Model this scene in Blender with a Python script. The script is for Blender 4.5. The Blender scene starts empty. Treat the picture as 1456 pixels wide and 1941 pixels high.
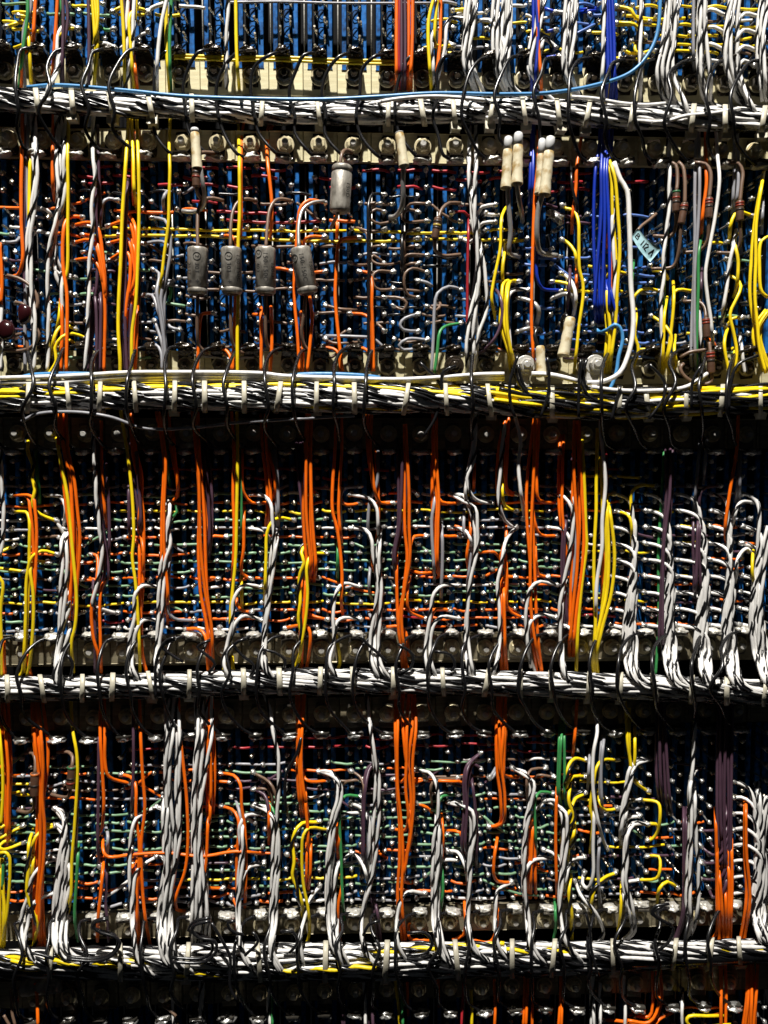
import bpy, bmesh, math, random
import numpy as np
from mathutils import Vector, Matrix, Euler, noise
random.seed(7)
SC = bpy.context.scene
S = 0.0002                      # metres per pixel of the photograph at the pin plane
D = 1480.0                      # camera distance in the same pixels
# ------------------------------------------------------------------ camera
YAW, PITCH = math.radians(2.1), math.radians(4.0)
cam = bpy.data.objects.new('camera', bpy.data.cameras.new('camera'))
SC.collection.objects.link(cam); SC.camera = cam
cam.location = (0, -D*S, 0)
cam.rotation_euler = Euler((math.pi/2-PITCH, 0, -YAW), 'XYZ')
cam.data.sensor_fit = 'VERTICAL'; cam.data.sensor_height = 36.0
cam.data.lens = 36.0*D/1941.0
cam.data.clip_start = 0.01; cam.data.clip_end = 20
ROT = np.array(cam.rotation_euler.to_matrix())
CAM = np.array(cam.location)
def at(x, y, z=0.0):            # photo pixel + height above the pin plane (px) -> world
    d = ROT @ np.array(((x-728)/D, -(y-970.5)/D, -1.0))
    t = (-z*S-CAM[1])/d[1]
    return CAM+d*t
def px(p):                      # world -> photo pixel
    q = ROT.T @ (np.array(p)-CAM)
    return 728-q[0]/q[2]*D, 970.5+q[1]/q[2]*D
# ------------------------------------------------------------------ light, world
w = bpy.data.worlds.new('World'); SC.world = w; w.use_nodes = True
w.node_tree.nodes['Background'].inputs[0].default_value = (0.75, 0.85, 1, 1)
w.node_tree.nodes['Background'].inputs[1].default_value = 0.007
def lamp(name, loc, aim, power, size, col):
    l = bpy.data.lights.new(name, 'AREA'); l.shape = 'DISK'; l.size = size; l.energy = power; l.color = col
    o = bpy.data.objects.new(name, l); SC.collection.objects.link(o); o.location = loc
    o.rotation_euler = (Vector(aim)-Vector(loc)).to_track_quat('-Z', 'Y').to_euler()
lamp('key_lamp', (-0.10, -0.54, 1.16), (0, 0, 0), 41.0, 0.03, (1, 0.965, 0.9))
SC.view_settings.view_transform = 'Standard'; SC.view_settings.look = 'None'
SC.view_settings.exposure = 0.0; SC.view_settings.gamma = 1.0
SC.cycles.max_bounces = 5; SC.cycles.use_denoising = True
# ------------------------------------------------------------------ materials
def mat(name, col, rough=0.4, metal=0.0, bump=0.0, scale=900.0, var=0.15, spec=0.5, col2=None, mix=(0.45, 0.7), coat=0.0, stretch=None):
    m = bpy.data.materials.new(name); m.use_nodes = True
    nt = m.node_tree; N = nt.nodes; L = nt.links; b = N['Principled BSDF']
    b.inputs['Roughness'].default_value = rough; b.inputs['Metallic'].default_value = metal
    b.inputs['Specular IOR Level'].default_value = spec
    b.inputs['Coat Weight'].default_value = coat
    tc = N.new('ShaderNodeTexCoord'); nz = N.new('ShaderNodeTexNoise')
    nz.inputs['Scale'].default_value = scale; nz.inputs['Detail'].default_value = 5
    if stretch:
        mp = N.new('ShaderNodeMapping'); mp.inputs['Scale'].default_value = stretch
        L.new(tc.outputs['Object'], mp.inputs['Vector']); L.new(mp.outputs['Vector'], nz.inputs['Vector'])
    else: L.new(tc.outputs['Object'], nz.inputs['Vector'])
    mx = N.new('ShaderNodeMix'); mx.data_type = 'RGBA'
    c2 = col2 if col2 else tuple(c*(1-var*1.6) for c in col)
    mx.inputs[6].default_value = (*col, 1); mx.inputs[7].default_value = (*c2, 1)
    rp = N.new('ShaderNodeMapRange'); rp.inputs[1].default_value = mix[0]; rp.inputs[2].default_value = mix[1]
    L.new(nz.outputs['Fac'], rp.inputs[0]); L.new(rp.outputs[0], mx.inputs[0])
    oi = N.new('ShaderNodeObjectInfo'); hs = N.new('ShaderNodeHueSaturation')
    vr = N.new('ShaderNodeMapRange'); vr.inputs[3].default_value = 1-var; vr.inputs[4].default_value = 1+var*0.6
    L.new(oi.outputs['Random'], vr.inputs[0]); L.new(vr.outputs[0], hs.inputs['Value'])
    L.new(mx.outputs[2], hs.inputs['Color']); L.new(hs.outputs[0], b.inputs['Base Color'])
    if bump:
        bp = N.new('ShaderNodeBump'); bp.inputs['Strength'].default_value = bump; bp.inputs['Distance'].default_value = 0.0003
        L.new(nz.outputs['Fac'], bp.inputs['Height']); L.new(bp.outputs[0], b.inputs['Normal'])
    rr = N.new('ShaderNodeMapRange'); rr.inputs[3].default_value = max(0.05, rough-0.1); rr.inputs[4].default_value = min(1, rough+0.15)
    L.new(nz.outputs['Fac'], rr.inputs[0]); L.new(rr.outputs[0], b.inputs['Roughness'])
    return m
WC = {'O': ('orange', (0.92, 0.155, 0.004)), 'Y': ('yellow', (0.90, 0.66, 0.010)), 'W': ('white', (0.80, 0.78, 0.75)),
      'P': ('purple', (0.080, 0.040, 0.062)), 'G': ('green', (0.045, 0.26, 0.075)), 'A': ('grey', (0.30, 0.30, 0.325)),
      'B': ('blue', (0.005, 0.032, 0.38)), 'b': ('light blue', (0.06, 0.24, 0.50)), 'N': ('brown', (0.17, 0.105, 0.07)),
      'K': ('black', (0.008, 0.008, 0.009)), 'R': ('red', (0.36, 0.018, 0.026)), 'M': ('mint green', (0.18, 0.33, 0.19)),
      'L': ('slate blue', (0.09, 0.17, 0.46)), 'c': ('silver braided', (0.46, 0.45, 0.43)), 'w': ('white and black', (0.80, 0.78, 0.75)),
      'y': ('yellow and black', (0.90, 0.66, 0.010))}
MAT = {}
for k, (n, c) in WC.items():
    MAT[k] = mat(n.replace(' ', '_')+'_insulation', c, 0.36 if k not in 'K' else 0.25, 0.55 if k == 'c' else 0, 0.12, 700, 0.14,
                 0.5 if k != 'K' else 0.6, stretch=(1, 1, 0.25) if k != 'c' else None)
SOLDER = mat('solder', (0.66, 0.65, 0.62), 0.27, 0.72, 0.8, 1500, 0.25)
DULL = mat('dull_solder', (0.66, 0.64, 0.58), 0.34, 0.35, 0.9, 1100, 0.2, col2=(0.36, 0.33, 0.28))
PINM = mat('pin_metal', (0.60, 0.55, 0.45), 0.27, 0.95, 0.3, 1500, 0.2)
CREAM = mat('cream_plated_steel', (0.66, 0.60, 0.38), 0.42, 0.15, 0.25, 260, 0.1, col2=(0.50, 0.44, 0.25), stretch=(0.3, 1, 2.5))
SHADESTEEL = mat('shaded_plated_steel', (0.30, 0.26, 0.17), 0.42, 0.4, 0.25, 300, 0.1, col2=(0.16, 0.13, 0.08), stretch=(0.3, 1, 2.5))  # plated steel with the shade under lugs and harnesses put into its colour
NUTM = mat('brass_plated_nut', (0.62, 0.54, 0.34), 0.33, 0.35, 0.3, 900, 0.15)
BOLTM = mat('bolt_steel', (0.62, 0.60, 0.55), 0.35, 0.45, 0.4, 900, 0.15)
VARN = mat('dark_varnished_metal', (0.035, 0.026, 0.017), 0.2, 0.35, 0.5, 700, 0.3, 0.6)
GREYLUG = mat('tinned_lug_metal', (0.16, 0.145, 0.12), 0.3, 0.7, 0.4, 700, 0.3, 0.6)
HOUS = mat('black_phenolic', (0.006, 0.006, 0.007), 0.6, 0, 0.2, 700, 0.2, 0.08)
BLUE = mat('blue_plastic', (0.010, 0.115, 0.37), 0.55, 0, 0.5, 420, 0.15, 0.12, col2=(0.004, 0.03, 0.10), mix=(0.42, 0.66))
PANEL = mat('black_panel', (0.004, 0.004, 0.0045), 0.7, 0, 0.1, 60, 0.1, 0.08)
NYLON = mat('clear_nylon', (0.56, 0.52, 0.41), 0.35, 0, 0.3, 700, 0.12)
CAPM = mat('grey_capacitor_can', (0.42, 0.39, 0.34), 0.4, 0.4, 0.9, 420, 0.15, col2=(0.13, 0.115, 0.095), mix=(0.40, 0.66), stretch=(1, 1, 0.5))
INK = mat('black_ink', (0.012, 0.012, 0.012), 0.6, var=0.05)
SLEEVE = mat('cream_sleeving', (0.62, 0.55, 0.38), 0.5, 0, 0.8, 210, 0.06, col2=(0.34, 0.22, 0.07), mix=(0.50, 0.62))
TIPM = mat('grey_sleeve_tip', (0.62, 0.62, 0.62), 0.4, var=0.05)
RESM = mat('brown_resistor_paint', (0.10, 0.05, 0.03), 0.4, 0, 0.3, 600, 0.1)
BANDR = mat('red_band', (0.22, 0.03, 0.015), 0.4); BANDK = mat('dark_band', (0.02, 0.015, 0.012), 0.4)
BANDG = mat('green_band', (0.03, 0.13, 0.05), 0.4); BANDY = mat('yellow_band', (0.45, 0.33, 0.05), 0.4); BANDO = mat('orange_band', (0.5, 0.14, 0.03), 0.4)
MAROON = mat('maroon_dip', (0.028, 0.005, 0.006), 0.16, 0, 0.15, 200, 0.1, 0.6)
PAPER = mat('pale_blue_paper', (0.38, 0.60, 0.65), 0.7, 0, 0.3, 600, 0.06, col2=(0.22, 0.42, 0.46))
# ------------------------------------------------------------------ object helpers
COL = SC.collection
def mesh_from(name, V, F, m, smooth=True):
    me = bpy.data.meshes.new(name)
    V = np.asarray(V, dtype=np.float32); me.vertices.add(len(V)); me.vertices.foreach_set('co', V.ravel())
    n = [len(f) for f in F]
    me.loops.add(sum(n)); me.loops.foreach_set('vertex_index', np.fromiter((i for f in F for i in f), dtype=np.int32, count=sum(n)))
    me.polygons.add(len(F)); st = np.zeros(len(F), dtype=np.int32); st[1:] = np.cumsum(n)[:-1]
    me.polygons.foreach_set('loop_start', st)
    me.polygons.foreach_set('use_smooth', np.array([smooth and q <= 4 for q in n], dtype=bool))
    me.update(calc_edges=True); me.materials.append(m)
    return me
def link(name, me, loc=(0, 0, 0), parent=None, rot=None, scale=None):
    o = bpy.data.objects.new(name, me); COL.objects.link(o)
    if parent is not None:
        o.parent = parent; loc = Vector(loc)-parent.location
    o.location = loc
    if rot is not None: o.rotation_euler = rot
    if scale is not None: o.scale = scale
    return o
def obj(name, V, F, m, parent=None, smooth=True):   # V in world coordinates
    V = np.asarray(V, dtype=float); c = V[0].copy()
    return link(name, mesh_from(name, V-c, F, m, smooth), c, parent)
def empty(name, loc): 
    o = bpy.data.objects.new(name, None); COL.objects.link(o); o.location = loc; o.empty_display_size = 0.002
    return o
def tag(o, label, cat, group=None):
    o['label'] = label; o['category'] = cat
    if group: o['group'] = group
    return o
ONES = 'first second third fourth fifth sixth seventh eighth ninth tenth eleventh twelfth thirteenth fourteenth fifteenth sixteenth seventeenth eighteenth nineteenth'.split()
TENS = {20: 'twent', 30: 'thirt', 40: 'fort', 50: 'fift', 60: 'sixt', 70: 'sevent', 80: 'eight', 90: 'ninet'}
def nth(i):                       # 0-based
    n = i+1
    if n >= 100: return f'{n}th'
    if n < 20: return ONES[n-1]
    t, u = n//10*10, n % 10
    return TENS[t]+'ieth' if u == 0 else TENS[t]+'y-'+ONES[u-1]
def catmull(P, step):             # smooth path through points (any dimension), about one sample per step
    P = np.asarray(P, float)
    if len(P) == 2: P = np.array([P[0], P[0]*.67+P[1]*.33, P[0]*.33+P[1]*.67, P[1]])
    Q = np.vstack([2*P[0]-P[1], P, 2*P[-1]-P[-2]]); out = []
    for i in range(1, len(Q)-2):
        a, b, c, d = Q[i-1], Q[i], Q[i+1], Q[i+2]
        ta, tb, tc = (max(1e-9, np.linalg.norm(v))**.5 for v in (b-a, c-b, d-c))
        m1 = ((b-a)/ta-(c-a)/(ta+tb)+(c-b)/tb)*tb; m2 = ((c-b)/tb-(d-b)/(tb+tc)+(d-c)/tc)*tb
        n = max(2, int(np.linalg.norm(c-b)/step)); t = np.linspace(0, 1, n, endpoint=False)[:, None]
        out.append((2*t**3-3*t**2+1)*b+(t**3-2*t**2+t)*m1+(-2*t**3+3*t**2)*c+(t**3-t**2)*m2)
    out.append(Q[-2][None]); return np.vstack(out)
def frames(P):
    T = np.gradient(P, axis=0); T /= np.linalg.norm(T, axis=1)[:, None]+1e-12
    n = np.cross(T[0], (0.3, 0.9, 0.2)); n /= np.linalg.norm(n); Ns = [n]
    for i in range(1, len(P)):
        n = n-T[i]*np.dot(n, T[i]); n /= np.linalg.norm(n)+1e-12; Ns.append(n)
    Ns = np.array(Ns); return T, Ns, np.cross(T, Ns)
def tube(P, r, k=6, cap=True):
    P = np.asarray(P); n = len(P); T, A, B = frames(P)
    r = np.broadcast_to(np.asarray(r, float), (n,))
    a = np.arange(k)*2*math.pi/k
    V = P[:, None, :]+r[:, None, None]*(np.cos(a)[None, :, None]*A[:, None, :]+np.sin(a)[None, :, None]*B[:, None, :])
    F = [(i*k+j, i*k+(j+1) % k, (i+1)*k+(j+1) % k, (i+1)*k+j) for i in range(n-1) for j in range(k)]
    if cap: F += [tuple(range(k))[::-1], tuple((n-1)*k+j for j in range(k))]
    return V.reshape(-1, 3), F
def join(*parts):
    V, F, o = [], [], 0
    for v, f in parts:
        V.append(np.asarray(v, float)); F += [tuple(i+o for i in q) for q in f]; o += len(v)
    return np.vstack(V), F
def box(x0, x1, y0, y1, z0, z1, bev=0.0):    # px units: x right, y UP, z toward camera -> local world
    bm = bmesh.new(); bmesh.ops.create_cube(bm, size=1)
    for v in bm.verts:
        v.co = Vector(((x0+x1)/2+v.co.x*(x1-x0), -((z0+z1)/2+v.co.y*(z1-z0)), (y0+y1)/2+v.co.z*(y1-y0)))*S
    if bev: bmesh.ops.bevel(bm, geom=bm.edges[:], offset=bev*S, segments=1, affect='EDGES')
    V = np.array([v.co[:] for v in bm.verts]); bm.verts.index_update(); F = [tuple(v.index for v in f.verts) for f in bm.faces]; bm.free()
    return V, F
def blob(rx, ry, rz, seed, amp=0.18, sub=2, freq=1.3):
    bm = bmesh.new(); bmesh.ops.create_icosphere(bm, subdivisions=sub, radius=1)
    for v in bm.verts:
        n = 1+amp*noise.noise(v.co*freq+Vector((seed*3.1, seed, 7)))*1.6
        v.co = Vector((v.co.x*rx*n, -v.co.y*rz*n, v.co.z*ry*n))*S
    V = np.array([v.co[:] for v in bm.verts]); F = [tuple(v.index for v in f.verts) for f in bm.faces]; bm.free()
    return V, F
def lathe(p0, p1, prof, k=20):               # prof: (fraction along axis, radius px); p0,p1 world
    p0, p1 = np.array(p0), np.array(p1); P = [p0+(p1-p0)*t for t, r in prof]
    T = (p1-p0)/np.linalg.norm(p1-p0); A = np.cross(T, (0, 1, 0)); A /= np.linalg.norm(A); B = np.cross(T, A)
    a = np.arange(k)*2*math.pi/k; V = []
    for q, (t, r) in zip(P, prof):
        for x in a: V.append(q+r*S*(math.cos(x)*A+math.sin(x)*B))
    n = len(prof); F = [(i*k+j, i*k+(j+1) % k, (i+1)*k+(j+1) % k, (i+1)*k+j) for i in range(n-1) for j in range(k)]
    F += [tuple(range(k))[::-1], tuple((n-1)*k+j for j in range(k))]
    return np.array(V), F
BAYN = ['top bay', 'second bay', 'third bay', 'fourth bay', 'bottom bay']
# ------------------------------------------------------------------ the setting: black rack back panel
c = at(728, 970, -150)
V, F = box(-1400, 1400, -1700, 1700, -6, 0)
o = link('back_panel', mesh_from('back_panel', V, F, PANEL, False), c); o['kind'] = 'structure'
# ------------------------------------------------------------------ card connectors with pins
NC = 23
TIP = 27.0
xa, xb = at(22, 936, TIP)[0], at(1410, 936, TIP)[0]
PITCH_X = (xb-xa)/22; OFF = 17.5*S*0.98
DEEP = 27.0
def colx(i): return xa+PITCH_X*i
#        first pin y of column A and of column B (photo px near x=600), rows A, rows B
BAYS = [(-19.5, -4, 4, 4), (334, 318, 11, 12), (874, 890, 11, 10), (1400, 1417, 11, 10), (1920, 1935, 2, 2)]
ROWZ = 31.6*S*1.0
TOPZ = [at(600, b[0], TIP)[2] for b in BAYS]; TOPB = [at(600, b[1], TIP)[2] for b in BAYS]
ROWP = [(at(600, 14, TIP)[2]-at(600, 81, TIP)[2])/2, (at(600, 366, TIP)[2]-at(600, 529, TIP)[2])/5,
        (at(600, 936, TIP)[2]-at(600, 1188, TIP)[2])/8, (at(600, 1462, TIP)[2]-at(600, 1710, TIP)[2])/8, 31*S]
def pin_mesh(seed):
    r = random.Random(seed)
    post = tube([(0, DEEP*S, 0), (0, 0, 0), (r.uniform(-.6, .6)*S, -14*S, r.uniform(0, 1.2)*S), (r.uniform(-1, 1)*S, -27*S, r.uniform(1, 3)*S)], 2.0*S, 5)
    V, F = blob(4.5, 4.5, 5.6, seed, 0.45, 2, 1.5); V = V+np.array((r.uniform(-1, 1)*S, -23*S, 1.2*S))
    tail = tube([(-1*S, -20*S, 0), (r.choice((-1, 1))*5*S, -22*S, 2*S), (r.choice((-1, 1))*2.5*S, -26*S, 5*S)], 1.1*S, 4)
    return mesh_from('pin', *join(post, (V, F), tail), PINM if seed % 3 == 0 else SOLDER)
PINS = [pin_mesh(s) for s in range(9)]
def bare_pin():
    a = tube([(0, DEEP*S, 0), (0, -22*S, 0)], 2.2*S, 5); b = tube([(2*S, DEEP*S, -6*S), (2.5*S, -20*S, -7*S)], 1.8*S, 5)
    return mesh_from('pin', *join(a, b), PINM)
BARE = bare_pin()
ARC = mesh_from('contact_spring', *tube(catmull([(0, 0, 10*S), (-6*S, -2.5*S, 9*S), (-10*S, -3*S, 2*S), (-7*S, -2.5*S, -5*S), (0, 0, -8*S)], 3*S), 0.9*S, 4), HOUS)
TIPS = []                          # (bay, x world, z world)
occupied = []
for b, (ya, yb, na, nb) in enumerate(BAYS):
    for i in range(-1, NC+1):
        x = colx(i); DP = (1, 10, 27, 27, 27)[b]; zt = max(TOPZ[b], TOPB[b])+20*S; zb = min(TOPZ[b]-(na-1)*ROWP[b], TOPB[b]-(nb-1)*ROWP[b])-22*S
        if b == 0: zt += 100*S
        if b == 4: zb -= 120*S
        root = empty('card_connector', (x+OFF/2, 0, zb))
        tag(root, f'blue card connector in the {BAYN[b]}, {nth(i+1)} from the maroon-capacitor side', 'connector', 'card connectors in the rack bays')
        h = (zt-zb)/S; L = Vector((x+OFF/2, 0, zb))
        link('housing', mesh_from('housing', *box(-22.5, 22.5, 0, h, -80, -2.5-DP), HOUS, False), L, root)
        for (x0, x1, z1) in ((-22.2, -14.5, 3.5), (-3, 7, 0.5), (12.8, 22.2, 3.5)):
            link('blue_strip', mesh_from('blue_strip', *box(x0, x1, 2, h-2, -2.3-DP, z1-DP, 0.8), BLUE, False), L, root)
        if b in (0, 1, 4):
            link('guide_rod', mesh_from('guide_rod', *tube([(32*S, 28*S, 0), (32.5*S, 24*S, h*S)], 1.6*S, 5), BOLTM), L, root)
        for cA in (0, 1):
            n = na if cA == 0 else nb; z0 = TOPZ[b] if cA == 0 else TOPB[b]
            rng = range(-1, n) if b == 0 else range(n)
            for r in rng:
                pz = z0-r*ROWP[b]; pxx = x+cA*OFF
                bare = b == 0 and 5 <= i <= 12
                me = BARE if bare or random.random() < (.06, .4, .06, .06, .06)[b] else random.choice(PINS)
                link('pin', me, (pxx, 0, pz), root, (random.uniform(-.05, .10), random.uniform(-.5, .5), random.uniform(-.10, .10)))
                TIPS.append((b, pxx, pz, i, cA, r))
                if cA == 0 and b in (0, 1) : link('contact_spring', ARC, (x+OFF*0.9, (DP-1.5)*S, pz), root)
TPX = [(t[0], *px((t[1], -TIP*S, t[2]))) for t in TIPS]
TPXA = np.array([(t[1], t[2]) for t in TPX])
# ------------------------------------------------------------------ rails, lugs
def interp(pts, x): return float(np.interp(x, [p[0] for p in pts], [p[1] for p in pts]))
#  rails: (photo y of nut centre at x=600, lower?(tab up), half height, colour, name)
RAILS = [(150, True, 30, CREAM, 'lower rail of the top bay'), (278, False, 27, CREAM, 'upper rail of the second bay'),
         (696, True, 30, CREAM, 'lower rail of the second bay'), (822, False, 30, SHADESTEEL, 'upper rail of the third bay'),
         (1228, True, 28, SHADESTEEL, 'lower rail of the third bay'), (1351, False, 30, SHADESTEEL, 'upper rail of the fourth bay'),
         (1746, True, 27, SHADESTEEL, 'lower rail of the fourth bay'), (1872, False, 28, SHADESTEEL, 'upper rail of the bottom bay')]
def hexnut(r, h):
    V, F = [], []
    for z in (0, h*.8, h):
        rr = r if z < h else r*.82
        for k in range(6): V.append((rr*math.cos(k*math.pi/3+.26)*S, -z*S, rr*math.sin(k*math.pi/3+.26)*S))
    for a in (0, 6):
        F += [(a+k, a+(k+1) % 6, a+6+(k+1) % 6, a+6+k) for k in range(6)]
    F.append(tuple(range(12, 18))); return np.array(V), F
NUT = mesh_from('nut', *hexnut(13, 9), NUTM, False)
NUTD = mesh_from('nut', *hexnut(13, 9), GREYLUG, False)
WASH = mesh_from('washer', *lathe((0, 0, 0), (0, -2.5*S, 0.001*S), [(0, 16), (.8, 16), (1, 15)], 20), NUTM)
BOLT = mesh_from('bolt', *lathe((0, -2*S, 0), (0, -17*S, 0.001*S), [(0, 6), (.85, 6), (.97, 5.2), (1, 4)], 14), BOLTM, False)
BOLTV = mesh_from('bolt', *lathe((0, -2*S, 0), (0, -15*S, 0.001*S), [(0, 6), (.85, 6), (.97, 5.2), (1, 4)], 14), VARN, False)
def lug_plate(up, m, long=1.0):
    s = 1 if up else -1
    prof = [(-20*s, 4), (0, 5), (18*s, 5), (27*s, 8), (31*s, 16), (31*s, 30*long), (29*s, 37*long)]
    wid = [11, 15, 15, 14, 13.5, 14, 11]
    V = []
    for (y, z), wd in zip(prof, wid):
        for t in (0, 2.6):
            for sx in (-1, 1): V.append((sx*wd*S, -(z+(t if abs(y) < 28 else 0))*S, (y+(0 if abs(y) < 28 else -t*s*0))*S+(t*S*(-s) if abs(y) >= 28 else 0)))
    F = []
    for i in range(len(prof)-1):
        a, b = i*4, (i+1)*4
        F += [(a, b, b+1, a+1), (a+2, a+3, b+3, b+2), (a, a+2, b+2, b), (a+1, b+1, b+3, a+3)]
    e = (len(prof)-1)*4; F += [(0, 1, 3, 2), (e, e+2, e+3, e+1)]
    return mesh_from('lug_plate', V, F, m, False)
def lug_solder(seed, up, m):
    s = 1 if up else -1
    V, F = blob(14.5, 6.5, 12.5, seed, 0.35, 3, 1.8); V = V+np.array((0, -(29 if up else 35)*S, 33.5*s*S))
    V2, F2 = blob(7, 4.5, 8, seed+9, 0.4, 2, 1.8); V2 = V2+np.array((-9*S, -(25 if up else 31)*S, 35*s*S))
    return mesh_from('solder', *join((V, F), (V2, F2)), m)
LUGM = {}
for up in (True, False):
    LUGM[up, 0] = (lug_plate(up, VARN, 1.0 if up else 1.2), [lug_solder(s, up, VARN if up else DULL) for s in range(4)])
    LUGM[up, 1] = (lug_plate(up, GREYLUG, 1.0 if up else 1.2), [lug_solder(s+5, up, DULL if up else SOLDER) for s in range(5)])
LUG = []                          # LUG[rail][i] -> world of tab front
for k, (ry, up, hh, m, nm) in enumerate(RAILS):
    zc = at(600, ry, 2)[2]
    root = empty('mounting_rail', (colx(0), 0, zc))
    tag(root, f'{"cream plated" if m is CREAM else "shade-darkened plated"} mounting rail with a row of nuts, {nm}', 'rail', 'metal rails that carry the lugs')
    for i in range(-1, NC+1):
        x = colx(i)+OFF/2
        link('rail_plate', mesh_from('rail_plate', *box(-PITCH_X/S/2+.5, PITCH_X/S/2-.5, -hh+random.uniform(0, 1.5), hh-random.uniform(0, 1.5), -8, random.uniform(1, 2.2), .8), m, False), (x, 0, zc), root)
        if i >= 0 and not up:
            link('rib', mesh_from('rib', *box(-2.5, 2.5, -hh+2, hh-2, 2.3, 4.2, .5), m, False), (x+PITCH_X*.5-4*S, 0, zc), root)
    link('flange', mesh_from('flange', *box(-60, 23*PITCH_X/S+60, -hh-6 if up else hh-1, -hh+1 if up else hh+6, -60, -8.5), SHADESTEEL if up else PANEL, False), (colx(0), 0, zc), root)
    row = []
    for i in range(NC):
        L = Vector((colx(i)+OFF*0.45+random.uniform(-2, 2)*S, -2*S, zc+random.uniform(-1.5, 1.5)*S))
        t = empty('terminal_lug', L)
        dark = k in (0, 2) 
        tag(t, f'{"dark" if dark else "tinned"} solder lug on the {nm}, {nth(i)} from maroon-capacitor side', 'terminal lug', 'solder lugs bolted along the rails')
        ry_ = random.uniform(-.12, .12)
        pm, sm = LUGM[up, 0 if k in (0, 1, 2) else 1]
        link('lug_plate', pm, L, t, (0, ry_, 0))
        link('solder', random.choice(sm), L, t, (0, ry_, 0), (random.uniform(.85, 1.1), random.uniform(.85, 1.05), 1))
        link('washer', WASH, L+Vector((0, -7.8*S, 0)), t)
        link('nut', NUTD if dark else NUT, L+Vector((0, -10*S, 0)), t, (0, random.uniform(0, 1), 0))
        link('bolt', BOLTV if dark else BOLT, L+Vector((0, -10*S, 0)), t)
        row.append(L+Vector((0, -30*S, (33 if up else -33)*S)))
    LUG.append(row)
# ------------------------------------------------------------------ harnesses
HARN = [dict(n='top harness', y=[(0, 188), (70, 191), (285, 202), (450, 208), (480, 212), (720, 213), (990, 211), (1200, 221), (1390, 226), (1456, 228)],
             r=[(0, 20), (1456, 21)], z=[(0, 52), (280, 42), (350, 9), (860, 9), (960, 40), (1456, 52)]),
        dict(n='second harness', y=[(0, 754), (300, 751), (600, 753), (900, 757), (1050, 763), (1250, 762), (1456, 757)],
             r=[(0, 23), (600, 25), (1456, 24)], z=[(0, 82), (1456, 82)]),
        dict(n='third harness', y=[(0, 1306), (150, 1305), (285, 1299), (480, 1292), (700, 1291), (900, 1293), (1050, 1298), (1250, 1304), (1400, 1311), (1456, 1312)],
             r=[(0, 20), (1456, 21)], z=[(0, 58), (500, 52), (900, 52), (1150, 58), (1290, 82), (1456, 90)]),
        dict(n='bottom harness', y=[(0, 1827), (250, 1824), (480, 1824), (750, 1822), (956, 1818), (1150, 1814), (1300, 1808), (1456, 1800)],
             r=[(0, 24), (200, 30), (700, 34), (1000, 31), (1150, 28), (1300, 23), (1456, 20)], z=[(0, 54), (1456, 54)])]
def hz(k, x): return interp(HARN[k]['z'], x)
def hy(k, x): return interp(HARN[k]['y'], x)
def hr(k, x): return interp(HARN[k]['r'], x)
def twist(P, r1, r2, pitch, ph, o1=1.6, o2=3.6, f0=0, f1=0):   # world path -> two strand paths
    T, A, B = frames(P); s = np.concatenate([[0], np.cumsum(np.linalg.norm(np.diff(P, axis=0), axis=1))])
    a = (s/(pitch*S)*2*math.pi+ph)[:, None]
    e = np.ones(len(P))[:, None]
    d = np.cos(a)*A+np.sin(a)*B
    return P+d*o1*S*e, P-d*o2*S*e
def strand_path(k, ang, rad, ph, x0=-60, x1=1520, step=16):
    X = np.arange(x0, x1, step); P = []
    for x in X:
        a = ang+0.5*math.sin(x/190+k*2)+0.06*math.sin(x/75+ph)+0.10*math.sin(x/160+ph*2.3)
        q = rad*(1+0.10*math.sin(x/90+ph*1.7)); R = hr(k, x)
        P.append(at(x, hy(k, x)+math.sin(a)*R*q, hz(k, x)+math.cos(a)*R*0.85*q))
    return np.array(P)
HROOT = []
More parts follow.
